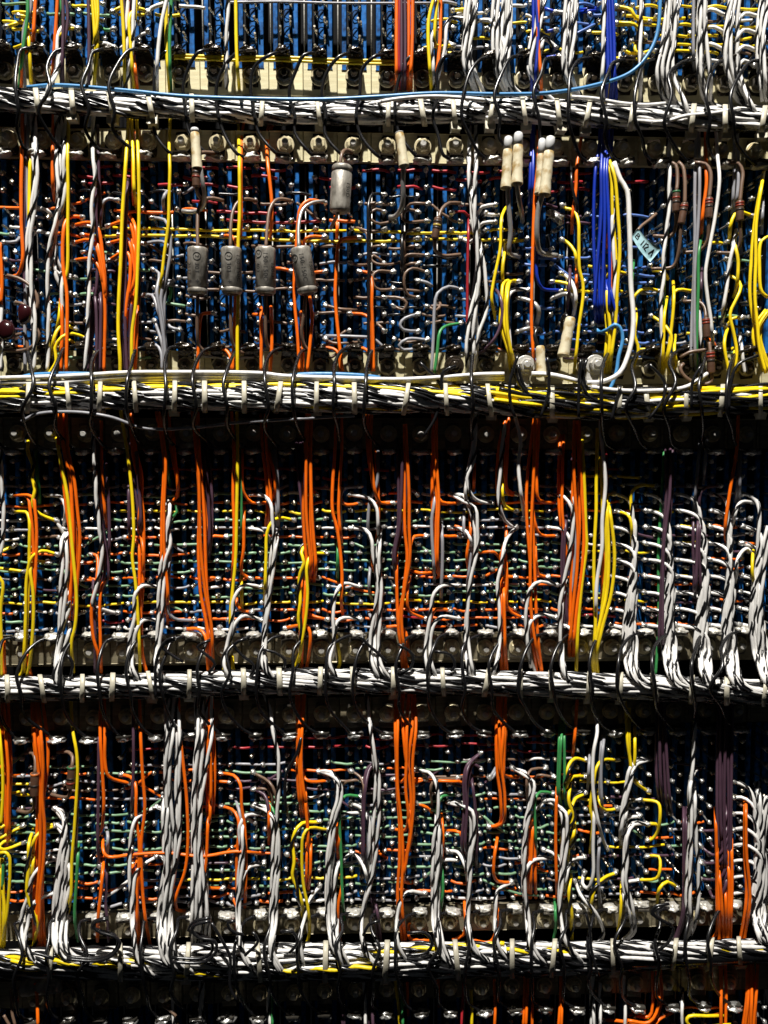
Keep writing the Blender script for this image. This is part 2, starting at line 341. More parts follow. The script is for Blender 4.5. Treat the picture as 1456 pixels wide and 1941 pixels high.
for k, H in enumerate(HARN):
    root = empty('cable_harness', at(728, hy(k, 728), hz(k, 728))); HROOT.append(root)
    tag(root, ['top cable harness of white wires twisted with black, cinched by clear ties', 'second cable harness down, mixing yellow, white and black twisted wires',
               'third cable harness down, a thin all white and black twisted bundle', 'bottom cable harness, thick white and black bundle threaded with yellow'][k], 'cable harness', 'horizontal cable harnesses')
    n = [22, 24, 22, 30][k]
    core = strand_path(k, 0, 0.0, 0)
    obj('core', *tube(core, 0.62*hr(k, 700)*S, 8), MAT['K'], root)
    for j in range(n):
        ang = -2.3+4.6*(j+random.uniform(-.3, .3))/n; rad = random.uniform(.80, .92)
        if k == 2: rad = random.uniform(.86, .97)
        P = catmull(strand_path(k, ang, rad, random.uniform(0, 6.28)), 9*S)
        colr = 'W'
        if k == 1:
            sn = math.sin(ang)
            colr = 'Y' if (sn < -0.55 and random.random() < .8 or random.random() < .06) else 'W'
        if k == 3 and j in (11,) : colr = 'Y'
        A_, B_ = twist(P, 0, 0, random.uniform(85, 125), random.uniform(0, 6.28), 0.9, 4.4)
        obj({'W': 'white_strand', 'Y': 'yellow_strand'}[colr], *tube(A_, 3.8*S, 7), MAT[colr], root)
        obj('black_strand', *tube(B_, (3.0 if colr == 'W' else 3.5)*S, 5), MAT['K'], root)
    if k == 1:                        # yellow bunch in the right half
        for j in range(9):
            ang = -1.2+2.2*j/9
            P = catmull(strand_path(k, ang, 1.08, random.uniform(0, 6), 955+random.uniform(-30, 90), 1520), 9*S)
            A_, B_ = twist(P, 0, 0, random.uniform(110, 170), random.uniform(0, 6.28), 1.5, 4.5)
            cc = 'W' if j % 4 == 3 else 'Y'
            obj('yellow_strand' if cc == 'Y' else 'white_strand', *tube(A_, 3.9*S, 6), MAT[cc], root); obj('black_strand', *tube(B_, 3.9*S, 5), MAT['K'], root)
    if k == 3:
        for j, (x0, x1) in enumerate([(-40, 260), (-40, 190), (335, 440), (490, 720), (700, 960), (960, 1090), (1000, 1080), (-40, 130)]):
            P = catmull(strand_path(k, -0.35+0.22*(j % 4), 1.03, j*1.3, x0, x1), 9*S)
            A_, B_ = twist(P, 0, 0, 75, j, 2.2, 3.6)
            obj('yellow_strand', *tube(A_, 3.8*S, 6), MAT['Y'], root); obj('black_strand', *tube(B_, 3.4*S, 5), MAT['K'], root)
BARM = mat('black_light_blocker', (0.006, 0.006, 0.006), 0.6, 0, 0.1, 200, 0.1, 0.1)
for k, H in enumerate(HARN):       # unseen bar added to block light leaking behind each harness
    V, F = [], []
    for x in np.linspace(-90, 1560, 34):
        zf = hz(k, x)-hr(k, x)*.85-12
        for y, z in ((-15, -70), (-15, zf-3), (-12, zf), (16, zf), (19, zf-3), (19, -70)): V.append(at(x, hy(k, x)+y, z))
    for i in range(33): F += [(i*6+q, i*6+(q+1) % 6, i*6+6+(q+1) % 6, i*6+6+q) for q in range(6)]
    tag(obj('light_block_bar', V, F, BARM, None, False), f'black bar added to block light behind the {H["n"]}', 'support bar', 'light blocking bars added behind the harnesses')
TIES = [[70, 137, 210, 285, 364, 496, 604, 736, 801, 861, 932, 994, 1059, 1114, 1198, 1313, 1375, 1447],
        [53, 129, 189, 256, 331, 388, 463, 528, 600, 672, 770, 846, 928, 1047, 1174, 1227, 1301, 1368, 1442],
        [14, 80, 156, 213, 285, 359, 462, 530, 607, 669, 746, 840, 923, 987, 1045, 1116, 1176, 1241, 1311, 1378, 1450],
        [95, 228, 355, 491, 617, 732, 866, 971, 1049, 1162, 1279, 1347, 1402]]
for k, xs in enumerate(TIES):
    for i, x in enumerate(xs):
        t = empty('cable_tie', at(x, hy(k, x), hz(k, x)))
        tag(t, f'clear nylon cable tie around the {HARN[k]["n"]}, {nth(i)} from the maroon-capacitor side', 'cable tie', 'nylon ties cinching the harnesses')
        R = hr(k, x)+5.5; Rz = hr(k, x)*.85+7; lean = random.uniform(-5, 5); V = []; n = 28; wd = random.uniform(4.4, 5.6)
        for j in range(n):
            a = 2*math.pi*j/n
            for rr, xx in ((0, -wd), (0, wd), (1.8, wd*.8), (1.8, -wd*.8)):
                V.append(at(x+xx+lean*math.sin(a), hy(k, x)+math.sin(a)*(R+rr), hz(k, x)+math.cos(a)*(Rz+rr)))
        F = [(j*4+q, j*4+(q+1) % 4, ((j+1) % n)*4+(q+1) % 4, ((j+1) % n)*4+q) for j in range(n) for q in range(4)]
        obj('band', V, F, NYLON, t)
        a = random.choice((1.3, 1.5, 1.7, 2.6, 3.0)) if k == 0 else random.choice((2.2, 2.6, 3.0))
        hd = at(x+lean*math.sin(a), hy(k, x)+math.sin(a)*(R+4), hz(k, x)+math.cos(a)*(Rz+4))
        link('head', mesh_from('head', *box(-8, 8, -6, 6, -7, 7, 1.5), NYLON, False), hd, t, (a, 0, random.uniform(-.2, .2)))
# ------------------------------------------------------------------ wires
BLOBS = [mesh_from('solder_joint', *blob(5.6, 4.3, 4.6, s, 0.35, 2, 1.6), SOLDER) for s in range(5)]
WIRES = []                           # (object, colour code, bay, mean x, kind)
HB = [210, 752, 1300, 1820]
def bay_of(y):
    for i, h in enumerate(HB):
        if y < h: return i
    return 4
def zprofile(x, y, base, front):
    """wires run close to the pins, dip behind the harness above and come out to the harness below"""
    z = base
    for k in range(4):
        d = y-hy(k, x); R = hr(k, x)
        if -R-60 < d < R+95:
            tgt = hz(k, x)-hr(k, x)*.85-9 if not front or d > R*.9 else hz(k, x)+R*.85+4
            tgt = min(tgt, base) if not front or d > R*.9 else tgt
            if d < -R: u = (d+R+60)/60
            elif d <= R: u = 1.0
            else: u = 1-(d-R)/95
            u = max(0, min(1, u)); u = u*u*(3-2*u)
            z = base+(tgt-base)*u
    return z
def snap(x, y):
    d = np.hypot(TPXA[:, 0]-x, TPXA[:, 1]-y); j = int(np.argmin(d))
    return (TPXA[j, 0], TPXA[j, 1]) if d[j] < 15 else (x, y)
def build_path(pts, base, front, pin0, pin1, step=9, flat=False):
    pts = [list(p) for p in pts]
    if pin0: pts[0][:2] = snap(*pts[0][:2])
    if pin1: pts[-1][:2] = snap(*pts[-1][:2])
    Q = catmull([p[:2] for p in pts], step)
    s = np.concatenate([[0], np.cumsum(np.hypot(*np.diff(Q, axis=0).T))])
    P = []
    for (x, y), d in zip(Q, s):
        z = base if flat else zprofile(x, y, base, front)
        fr = lambda q: 8 < q[0] < 1448 and 8 < q[1] < 1933 and all(abs(q[1]-hy(k, q[0])) > hr(k, q[0])+28 for k in range(4))
        if not flat and not pin0 and fr(Q[0]): u = min(1, d/38); z = 4+(z-4)*math.sin(u*math.pi/2)
        if not flat and not pin1 and fr(Q[-1]): u = min(1, (s[-1]-d)/38); z = 4+(z-4)*math.sin(u*math.pi/2)
        if front and not pin1: u = min(1, (s[-1]-d)/34); z -= 17*(1-u)*(1-u)
        if pin0: u = min(1, d/55); z = TIP-2+(z-TIP+2)*u*u*(3-2*u)
        if pin1: u = min(1, (s[-1]-d)/55); z = TIP-2+(z-TIP+2)*u*u*(3-2*u)
        P.append(at(x, y, z))
    return np.array(P), Q
def joint(o, p, q):
    a = math.atan2(q[1]-p[1], q[0]-p[0])
    loc = at(p[0], p[1], TIP-1)
    link('solder_joint', random.choice(BLOBS), loc, o, (random.uniform(-.3, .3), a+random.uniform(-.3, .3), random.uniform(-.3, .3)), (random.uniform(.9, 1.35), 1, random.uniform(.8, 1.1)))
RAD = {'O': 3.1, 'Y': 3.1, 'W': 3.4, 'P': 3.0, 'G': 3.0, 'A': 3.1, 'B': 3.1, 'b': 3.4, 'N': 2.8, 'K': 2.9, 'R': 2.6, 'c': 4.2, 'M': 2.7, 'L': 2.7}
def wire(code, pts, pin0=False, pin1=False, base=None, bay=None, r=None, parent=None, name=None):
    if base is None: base = random.uniform(36, 50)
    ym = sum(p[1] for p in pts)/len(pts); b = bay_of(ym) if bay is None else bay
    yend = max(pts[0][1], pts[-1][1]); xe = pts[-1][0] if pts[-1][1] > pts[0][1] else pts[0][0]
    front = False
    if code in 'wy' and b < 4 and yend > hy(b, xe)-6: front = True
    P, Q = build_path(pts, base, front, pin0, pin1, flat=code in 'Kb' and base >= 62)
    if code in 'wy':
        P = catmull(P, 7*S) if len(P) < 12 else P
        A_, B_ = twist(P, 0, 0, random.uniform(60, 84) if code == 'w' else random.uniform(70, 100), random.uniform(0, 6.28), *((0.8, 3.35) if code == 'w' else (1.4, 3.6)))
        o = empty(('white' if code == 'w' else 'yellow')+'_twisted_pair', P[0])
        obj('white_strand' if code == 'w' else 'yellow_strand', *tube(A_, 3.3*S, 6), MAT['W' if code == 'w' else 'Y'], o)
        obj('black_strand', *tube(B_, (2.05 if code == 'w' else 2.8)*S, 5), MAT['K'], o)
    else:
        V, F = tube(P, (r or RAD[code])*S*random.uniform(.95, 1.05), 7)
        o = obj(name or WC[code][0].replace(' ', '_')+'_wire', V, F, MAT[code], parent)
    if parent is not None: return o
    if pin0: joint(o, Q[0], Q[2])
    if pin1: joint(o, Q[-1], Q[-3])
    WIRES.append((o, code, b, float(np.mean(Q[:, 0])), (pin0, pin1), float(np.mean(Q[:, 1]))))
    return o
K_ = 2.912
TILE = {r+str(c+1): (x, y) for r, y in zip('ABCDEF', (0, 340, 660, 980, 1290, 1581)) for c, x in enumerate((0, 480, 956))}
def P_(t, x, y): return (TILE[t][0]+x/K_, TILE[t][1]+y/K_)
def run(tile, text):
    for line in text.strip().splitlines():
        line = line.split('#')[0].split()
        if not line: continue
        head, toks = line[0], line[1:]
        n, spread, base = 1, 0, None
        if '@' in head: head, base = head.split('@'); base = float(base)
        if ':' in head: head, spread = head.split(':'); spread = float(spread)/K_
        if head[0].isdigit(): n = int(head[0]); head = head[1:]
        pins = [t.endswith('.') for t in toks]
        pts = [P_(tile, *map(float, t.rstrip('.').split(','))) for t in toks]
        for j in range(n):
            sp_ = max(spread*.85, (n-1)*6.4) if n > 1 else 0; off = (j-(n-1)/2)*sp_/max(1, n-1) if n > 1 else 0
            ph = random.uniform(0, 6.28); am = random.uniform(1, 3.2) if n > 1 else 0.6
            q = []
            for i, (x, y) in enumerate(pts):
                f = 0.75+0.35*math.sin(y/80+ph)
                hor = abs(pts[min(i+1, len(pts)-1)][0]-pts[max(i-1, 0)][0]) > abs(pts[min(i+1, len(pts)-1)][1]-pts[max(i-1, 0)][1])*1.3
                dx = off*f+am*math.sin(y/60+ph); q.append((x+(0 if hor else dx), y+(dx if hor else 0)))
            wire(head, q, pins[0], pins[-1], (base if base else random.uniform(36, 50))+((5 if j % 2 else -5)+random.uniform(-3, 3) if n > 1 else 0))
def fan(tile, pins, trunk, code='w', spread=26, bend=70):
    tr = [P_(tile, *p) for p in trunk]; ty = [p[1] for p in tr]; tx = [p[0] for p in tr]
    for j, (x, y) in enumerate(pins):
        a, b = P_(tile, x, y); off = (j-(len(pins)-1)/2)*spread/K_/max(1, len(pins)-1)*1.6
        yb = b+bend/K_+random.uniform(-4, 4); X = lambda yy: float(np.interp(yy, ty, tx))+off+2*math.sin(yy/40+j)
        q = [(a, b), (a+(X(yb)-a)*.38, b+2), (a+(X(yb)-a)*.78, b+(yb-b)*.38), (X(yb), yb)]
        yy = yb+45
        while yy < ty[-1]-30: q.append((X(yy), yy)); yy += 55
        xe = X(ty[-1]); kb = bay_of(ty[-1]-45); Rk = hr(kb, xe); yk = hy(kb, xe); dr = random.uniform(.6, 1.3)
        q += [(xe+4, yk-Rk-6), (xe+16*dr, yk-Rk*random.uniform(.35, .6)), (xe+46*dr, yk+Rk*random.uniform(-.35, .2)), (xe+88*dr, yk+Rk*random.uniform(-.4, .45))]
        wire(code, q, True, False, 40+2.0*(j % 5))
# ================================================================== wires, bay by bay
run('A1', '''
G 150,-40 155,60 125,300 105,490
A 175,-40 170,60 135,150 138,490
O 200,-40 190,120 185,280
O 195,290. 150,275 125,310 118,490
Y 150,120 160,250 172,480
O 318,-40 310,100 298,300 290,480
P 360,-40 375,110 350,300 350,480
P 345,-40 350,150 340,480
G 335,-40 338,120 330,160
W 450,148. 370,135 322,180 312,320 285,490
Y 450,175. 370,160 325,200 308,300
w 460,252. 380,245 335,290 310,400 270,480 255,560
P 487,-40 490,200 490,490
Y 505,-40 520,150 530,300 520,490
Y 520,-40 535,120 540,250 530,380
Y 535,-40 540,100 515,300
G 540,130 580,165 640,178.
w 660,262. 560,240 512,270 500,400 470,490
P 680,-40 690,250 700,490
Y 668,-40 685,200 690,480
w 705,-40 700,250 680,490
Y 835,72. 770,45 718,80 720,250 742,490
Y 755,-40 748,100 735,220
R 712,-40 715,80 745,300
w 738,-40 730,250 690,490
O 740,300 750,400 760,490
W@62 930,-40 890,150 870,350 868,505
G 948,-40 935,250 945,510
Y 918,-40 918,250 937,510
w 1262,-40 1250,200 1250,500
Y@55 1302,-40 1308,300 1322,520
A 215,90. 160,95 140,150 125,250
A 220,195. 165,190 145,230 140,330
W 905,20 840,45 800,35.
Y 100,85. 150,95
Y 40,110. 125,118
Y 0,255 70,255.
Y 600,40. 680,35
''')
run('A2', '''
O 790,-40 792,300 795,510
P 818,-40 820,300 815,510
P 835,-40 840,200 838,520
2O:20 865,-40 865,300 858,520
O 880,-40 880,200 872,510
R 808,-40 806,300 812,500
Y@55 1008,-40 970,120 982,505
Y 1022,-40 1003,150 1010,250 1070,265.
O 1035,-40 1028,250 1000,510
w 1155,118. 1092,100 1065,140 1058,280 1010,460 995,560
w 1085,160. 1010,155 985,200 990,330 1000,500
5w:75 1210,-40 1190,200 1180,330 1210,440 1280,570
3w:65 1350,-40 1350,250 1380,430 1460,575
W 1290,185. 1330,180 1375,210 1390,330 1370,420
W 1320,85. 1360,80 1385,120 1395,220
W 1240,115. 1300,110 1340,150 1350,260
Y 1145,50. 1200,50
Y 1135,300. 1060,290 1030,270
W@40 1100,215. 1050,220
''')
run('A3', '''
3w:50 30,-40 25,200 0,350 20,470 120,570
2B:22 165,-40 168,200 160,400 165,560
O@56 190,-40 186,200 202,440 205,560
3w:40 200,-40 165,200 145,380 210,500 320,590
4w:62 365,-40 350,200 345,400 400,520 470,600
w@58 552,-40 545,250 540,450 545,560
5B:52 580,-40 582,200 585,400 580,560
Y 490,338. 570,335 578,400 560,590
w@56 760,-40 752,250 752,480 750,570
6w:80 935,-40 920,200 890,400 940,560 1030,620
A 1045,-40 1045,250 1048,400
3w:45 1090,-40 1080,250 1085,420 1130,560 1230,620
w@60 1105,-40 1110,200 1135,400 1140,560
5w:72 1275,-40 1240,230 1250,400 1320,560 1400,620
4w:60 1440,-40 1420,200 1430,400 1456,560
W 1385,92. 1325,75 1290,120 1280,220
W 1375,178. 1320,165 1285,210 1280,300
W 1365,270. 1320,255 1285,290 1275,370
W 1380,362. 1320,335 1290,380 1300,470
W 1200,80. 1140,50 1105,70
W 1200,175. 1160,150 1110,155
W 1205,265. 1140,240 1105,250
W 1200,350. 1140,335 1095,380 1085,460
w 275,105. 350,75 385,120 390,220
w 285,220. 220,215 205,260 195,350
W 640,290 635,330 600,400
W 890,240 860,330 830,370
Y 620,35. 700,55 725,100 800,118.
Y 620,125. 720,135 745,170 780,200.
Y 720,235 722,280 760,305.
B@40 215,42 300,42.
B 210,175 250,178.
B 205,320 300,322.
2B:10@40 420,60 520,50
''')
# light blue wire across the top harness
LB = [P_('A1', 150, 482), P_('A1', 300, 470), P_('A1', 700, 500), P_('A1', 1000, 530), P_('A2', 0, 545), P_('A2', 400, 548), P_('A2', 700, 533), P_('A2', 1000, 515), P_('A2', 1400, 520),
      P_('A3', 250, 512), P_('A3', 500, 470), P_('A3', 690, 405), P_('A3', 780, 320), P_('A3', 840, 200), P_('A3', 865, -40)]
def over(k, pts, lift=4, code='W', name=None, bay=None, r=None, zs=None):   # wire resting on a harness
    Q = catmull(pts, 9); P = []
    for i, (x, y) in enumerate(Q):
        d = max(-1, min(1, (y-hy(k, x))/(hr(k, x)+1))); z = hz(k, x)+math.sqrt(1-d*d)*hr(k, x)*.85+lift
        if abs(y-hy(k, x)) > hr(k, x): z = max(58, hz(k, x)+lift-(abs(y-hy(k, x))-hr(k, x))*.12)
        P.append(at(x, y, z))
    o = obj(name or WC[code][0].replace(' ', '_')+'_wire', *tube(np.array(P), (r or RAD[code])*S, 7), MAT[code])
    return o
tag(over(0, LB, 6, 'b', r=3.3), 'long light blue wire lying along the top harness and curving up at the right', 'wire')
tag(over(0, [P_('A2', 640, 575), P_('A2', 800, 545), P_('A2', 1000, 532), P_('A2', 1200, 545), P_('A2', 1330, 560)], 5, 'W'), 'white wire arching just above the top harness, under the light blue wire', 'wire')
tag(over(0, [P_('A3', 370, 535), P_('A3', 500, 545), P_('A3', 640, 570), P_('A3', 780, 580), P_('A3', 890, 572)], 6, 'W'), 'pale white wire slanting along the top of the top harness near the blue bundle', 'wire')
tag(over(0, [P_('A3', 815, 675), P_('A3', 900, 668), P_('A3', 1000, 640), P_('A3', 1150, 625), P_('A3', 1300, 600)], 6, 'W'), 'white wire climbing across the front of the top harness at the right', 'wire')
run('B1', '''
O 125,-390 120,-150 115,50 118,250 126,450 100,528 35,530.
P 145,-300 140,0 130,300 140,600 150,700
A 160,-390 150,0 155,300 140,700 140,1060
Y 170,-200 165,0 160,300
2w:22@52 180,-390 188,-100 195,0 185,150 168,300 170,600 185,800 178,1060
O 0,350 10,500 12,600 5,690
w 5,600 8,800 5,1060
O 295,-390 293,0 305,120
2w:20 310,-390 312,-60 330,60 320,160
w 425,152. 370,125 322,150 300,250 265,420 265,600 270,800 262,1060
w 325,-260 335,50 320,200 288,380 300,500 350,535 435,545.
w 350,-120 345,100 312,250 310,420 340,500 425,530.
W 300,400 305,520 340,600 420,630.
w 345,430 338,600 350,750 352,1060
2w:18 355,-390 335,-100 345,50 335,250
Y 380,-390 375,-100 378,50 375,250 370,500 345,640
Y@54 420,812. 350,805 312,840 288,930 282,1000
Y@56 470,862. 400,850 340,870 302,930 310,1000 250,1100
Y 425,908. 390,890 345,900 330,960
O@52 475,207. 400,203 362,230 346,330 350,500 370,620 366,1060
O 335,620 345,800 335,1060
Y 335,640 325,760 300,880
w@58 520,-390 512,-150 525,-20 505,120 510,280 495,450 490,700 478,950 468,1065
P 540,-300 545,0 555,160 556,300
P 545,20 530,110 535,300 560,420
O 430,257. 500,240 540,270 565,400 580,600 575,750
O 480,305. 520,312 550,400 575,550 582,720
O 425,350. 500,335 535,380 560,500 578,650
O 415,447. 500,440 540,470 568,560 580,700 572,1060
P 475,400. 520,405 535,450 530,600 510,700 500,1060
5P:72 540,580 548,720 545,850 535,1060
P 500,600 530,640 570,720 575,900
A 665,100. 600,105 565,130 560,220
Y@60 715,-390 700,-150 690,0 675,200 665,450 655,700 655,850 665,1000 665,1080
Y@58 722,-390 735,-100 740,50 755,160
Y@60 755,-390 765,-50 766,200 760,500 750,700 730,850 728,1080
2P:16 705,-20 690,250 682,500 682,800 695,1070
O 740,-260 735,-60 740,140
O 630,250. 700,232 728,265 745,380 745,600 700,780 690,900 705,1060
O 705,185 738,240 752,350 742,550 705,700
O 625,345. 700,335 725,380 738,480 745,620
O 620,450. 690,400 715,420 720,550 697,700 690,860
O 690,300 720,320 750,420 755,600
2O:16 755,650 745,900 738,1060
P 730,600 720,800 715,1060
Y@52 945,-390 935,-200 940,-50 935,100 930,240 905,420 890,550 872,650
A 855,215. 910,225 935,280 942,400 915,550 890,650 900,800 905,1060
A 810,355. 900,345 935,380 920,520 905,700 912,1060
A 855,490. 880,520 865,620 880,720 905,900 915,1060
A 800,632. 840,640 870,720 905,850 920,1060
A 850,780. 880,850 905,950 900,1060
A 810,915. 860,915 890,950 897,1060
W 230,150. 260,170 285,200
W 275,295. 215,285 175,310 165,360
A 35,345. 90,345 115,310
O@52 1350,-330 1336,-230 1330,0 1330,250 1325,330
Y@56 1315,-390 1320,-100 1322,200 1316,350 1318,600 1310,850 1310,1080
O 1230,312. 1280,315 1300,340 1306,400 1300,640 1290,850 1286,1060
O 1195,733. 1120,740 1106,770 1097,900 1092,1060
O 1180,930. 1240,940 1270,970 1282,1060
A 960,65 920,70 900,110 905,180
G 930,570 945,620 930,680
A 920,780 940,815 1000,828.
''')
run('B2', '''
O@48 90,-310 76,-240 80,-100 90,0 102,150 96,280 85,330
O@44 150,-320 100,-290 78,-200 76,-100
O 45,700 45,900 42,1060
O 98,700 105,900 95,1060
O 0,745 60,745
O 0,935 50,935
O 205,497. 150,490 110,490
O 385,120. 312,115 265,150 245,250 235,380 225,550 230,700 245,850 257,1060
O 400,317. 312,315 282,335 272,400
O 310,640 325,750 320,850 300,1060
O 262,730 272,860 272,1060
O 400,505. 345,515 310,525
O 590,322. 490,330 470,360 460,500 455,650 470,850 492,1060
O 455,205 465,240 462,340
O 575,517. 630,513 650,545 655,700 662,850 667,1060
O 525,750. 600,745 640,765 655,850 652,1060
O 385,935. 440,935 470,960 482,1060
O 525,940. 610,935 645,960 640,1060
P@36 170,927. 110,905 85,925
K@50 720,80. 660,80 640,120 640,450 635,900 640,1060
K@44 825,250 822,450 825,560
N@36 715,180. 680,165 645,190 650,222 700,245 775,230.
N@36 910,180. 860,165 820,195 840,230 960,238.
N@32 700,135. 670,140 658,175
N@32 955,135. 870,135 845,165
N@32 720,275. 640,290 580,270 550,275
N@32 905,275. 850,285 835,310 835,480
N@32 560,280 620,290 635,330 635,480
N@32 720,370. 660,372 650,400
N@32 905,365. 845,375 835,420
N@32 715,420. 665,420 650,440 680,465 760,470 815,455
N@32 955,415. 850,420 835,445 840,500
N@32 905,460. 845,470 835,500
N@36 770,512. 690,505 660,530 668,590 700,610 770,612.
N@36 955,510. 880,492 840,520 838,600 860,640 895,655.
N@34 735,665. 810,655 845,680 830,720 770,712.
N@34 940,715. 1010,725 1035,690 1020,670
A@32 905,742. 840,765 810,800 830,830 900,845.
A@34 955,885. 850,880 805,915 830,940 905,933.
N@32 720,848. 690,800 670,805
A@30 720,930. 660,880 560,870 360,865
N@30 390,890. 440,905 600,900
N@30 390,705. 480,715 590,720
N@30 340,738. 450,735 560,730
N@30 525,465. 580,472 640,468
N@40 905,325. 850,335 835,350
W@44 1325,140. 1265,150 1240,190
W@44 1330,232. 1270,240 1245,270
W@44 1355,195 1280,190 1260,185.
2w:34@56 1210,-390 1210,-100 1208,0 1215,200 1238,450 1235,600 1210,750 1200,900 1208,1060
w@60 1140,345. 1200,345 1242,290 1215,150 1195,0
w@58 1250,330 1280,520 1290,700 1240,870 1200,1065
w@50 1240,560 1225,750 1240,850 1215,1065
K@46 1255,250 1230,480 1180,900 1180,1050
R 1190,200 1185,500 1180,900
R 1130,175. 1165,180 1190,210
A@56 1140,600. 1080,590 1015,630 1000,700 995,850 985,1070
G@54 1130,800. 1060,810 1030,840 1015,950 1000,1070
P@62 1310,592 1350,620 1375,720 1350,850 1280,940 1240,965
Y 1400,150 1375,200 1365,380 1330,550 1315,650 1335,770
Y 1395,350 1375,500 1380,620
2Y:26@58 1440,550. 1405,565 1392,690 1382,800 1405,900 1445,1060
O@40 1375,945 1330,938 1290,942
A@44 985,590 960,570 920,565.
''')
run('B3', '''
2B:16 160,-300 155,0 150,150
B 205,-100 195,150 180,400 180,540 210,600 290,607.
O@60 185,-270 185,-100 170,50 160,300 155,550 150,800 155,900 165,1060
O 440,-310 400,-60 395,50 375,200 370,300
P 365,480 360,600 350,720
O 400,480 400,640
K@46 365,-100 375,60 400,150 395,250
Y@50 315,160. 340,160 380,170 405,220 410,350 415,500 432,560 436,640 415,800 405,900 385,1070
Y 320,340. 350,350 390,400 402,480 420,520
Y 275,572. 340,575 375,600 388,660
W@50 295,515. 360,550 390,610 396,680 380,760
c@46 270,665. 340,632 380,650 390,720
w@48 125,605. 60,610 25,640 20,700 30,900 45,1065
c@46 90,675. 150,675 190,710 190,760 175,810
c@42 80,860. 150,820 200,830
Y 0,360 30,340 70,330
2Y:20@58 70,560. 25,560 5,650 5,800 30,950 50,1065
6B:64@54 555,-390 560,-200 548,-60 545,200 535,500 532,700 545,800
2B:14@58 560,520 590,680 612,780 580,850 560,900
3Y:40@50 565,540 575,700 590,820 580,960 565,1070
O@50 572,285 580,330 585,500 590,700 602,800
O 585,280. 572,300 570,400
w@56 600,100 600,350 612,500 600,700 592,850
2Y:18@60 555,-170 590,-60 602,0 612,200 625,400 620,600 615,780 590,950 570,1070
Y 650,522. 592,505 565,540 560,580
b@66 480,805. 520,842 570,830 610,802 640,820 655,880 632,980 620,1065 575,1170 520,1205 465,1205
G 715,450 705,620 720,700
N 690,560 695,760 690,900
w@50 905,-300 910,0 905,200 882,400 880,550 865,700 872,900 870,1060
G 905,250 885,400 880,600 870,800
Y 835,617. 770,605 725,640 710,690 725,740
Y 1015,620. 955,612 935,640 930,700
Y@54 930,560 935,650 925,800 905,950 880,1070
Y@52 900,650 885,750 880,870 870,1070
Y@56 800,775. 870,790 910,840 922,880 900,1000 910,1070
Y@50 945,860 940,950 950,1030 905,1070
Y 725,700 730,760 720,860 740,940 700,1060
Y 770,935. 735,940
Y 820,508 880,510 905,550
2A:24 1070,-330 1065,50 1055,300 1045,500 1045,900 1050,1060
O 1110,-330 1112,-60 1115,20 1095,200 1087,320
G 1095,290 1075,400 1070,600 1062,800 1060,1060
P 1090,480 1085,700
N 1075,600 1080,800
w 1055,600 1080,800 1100,1060
W@64 1165,-330 1175,-130 1186,0 1165,200 1130,400 1112,520 1122,650 1140,780 1152,940
Y 1380,178. 1290,180 1260,220 1240,350
Y@48 1290,300 1272,330 1292,450 1282,600 1265,650
Y@56 1205,540. 1280,550 1305,590 1280,660 1245,740 1265,850 1282,950 1270,1070
Y@50 1240,800 1215,900 1240,1070
Y 1310,765. 1260,770 1220,830
w 1280,280 1240,500 1215,700 1200,800
w@40 1300,850 1310,960 1330,1070
2Y:20 1430,-40 1390,250 1380,450 1370,640 1385,800 1405,950 1440,1070
Y 1470,310 1420,340 1410,500 1422,620 1456,650
Y 1370,635 1440,640.
3Y:40 1460,720 1405,800 1395,870 1415,950 1456,1060
2A:20 1280,-330 1275,0 1260,200
A 1430,100 1420,300
O 1190,920. 1150,890 1060,880 1060,910
Y@50 1280,1062 1300,1030 1260,930
3K:30@48 1060,960 1090,1000 1060,1060
''')
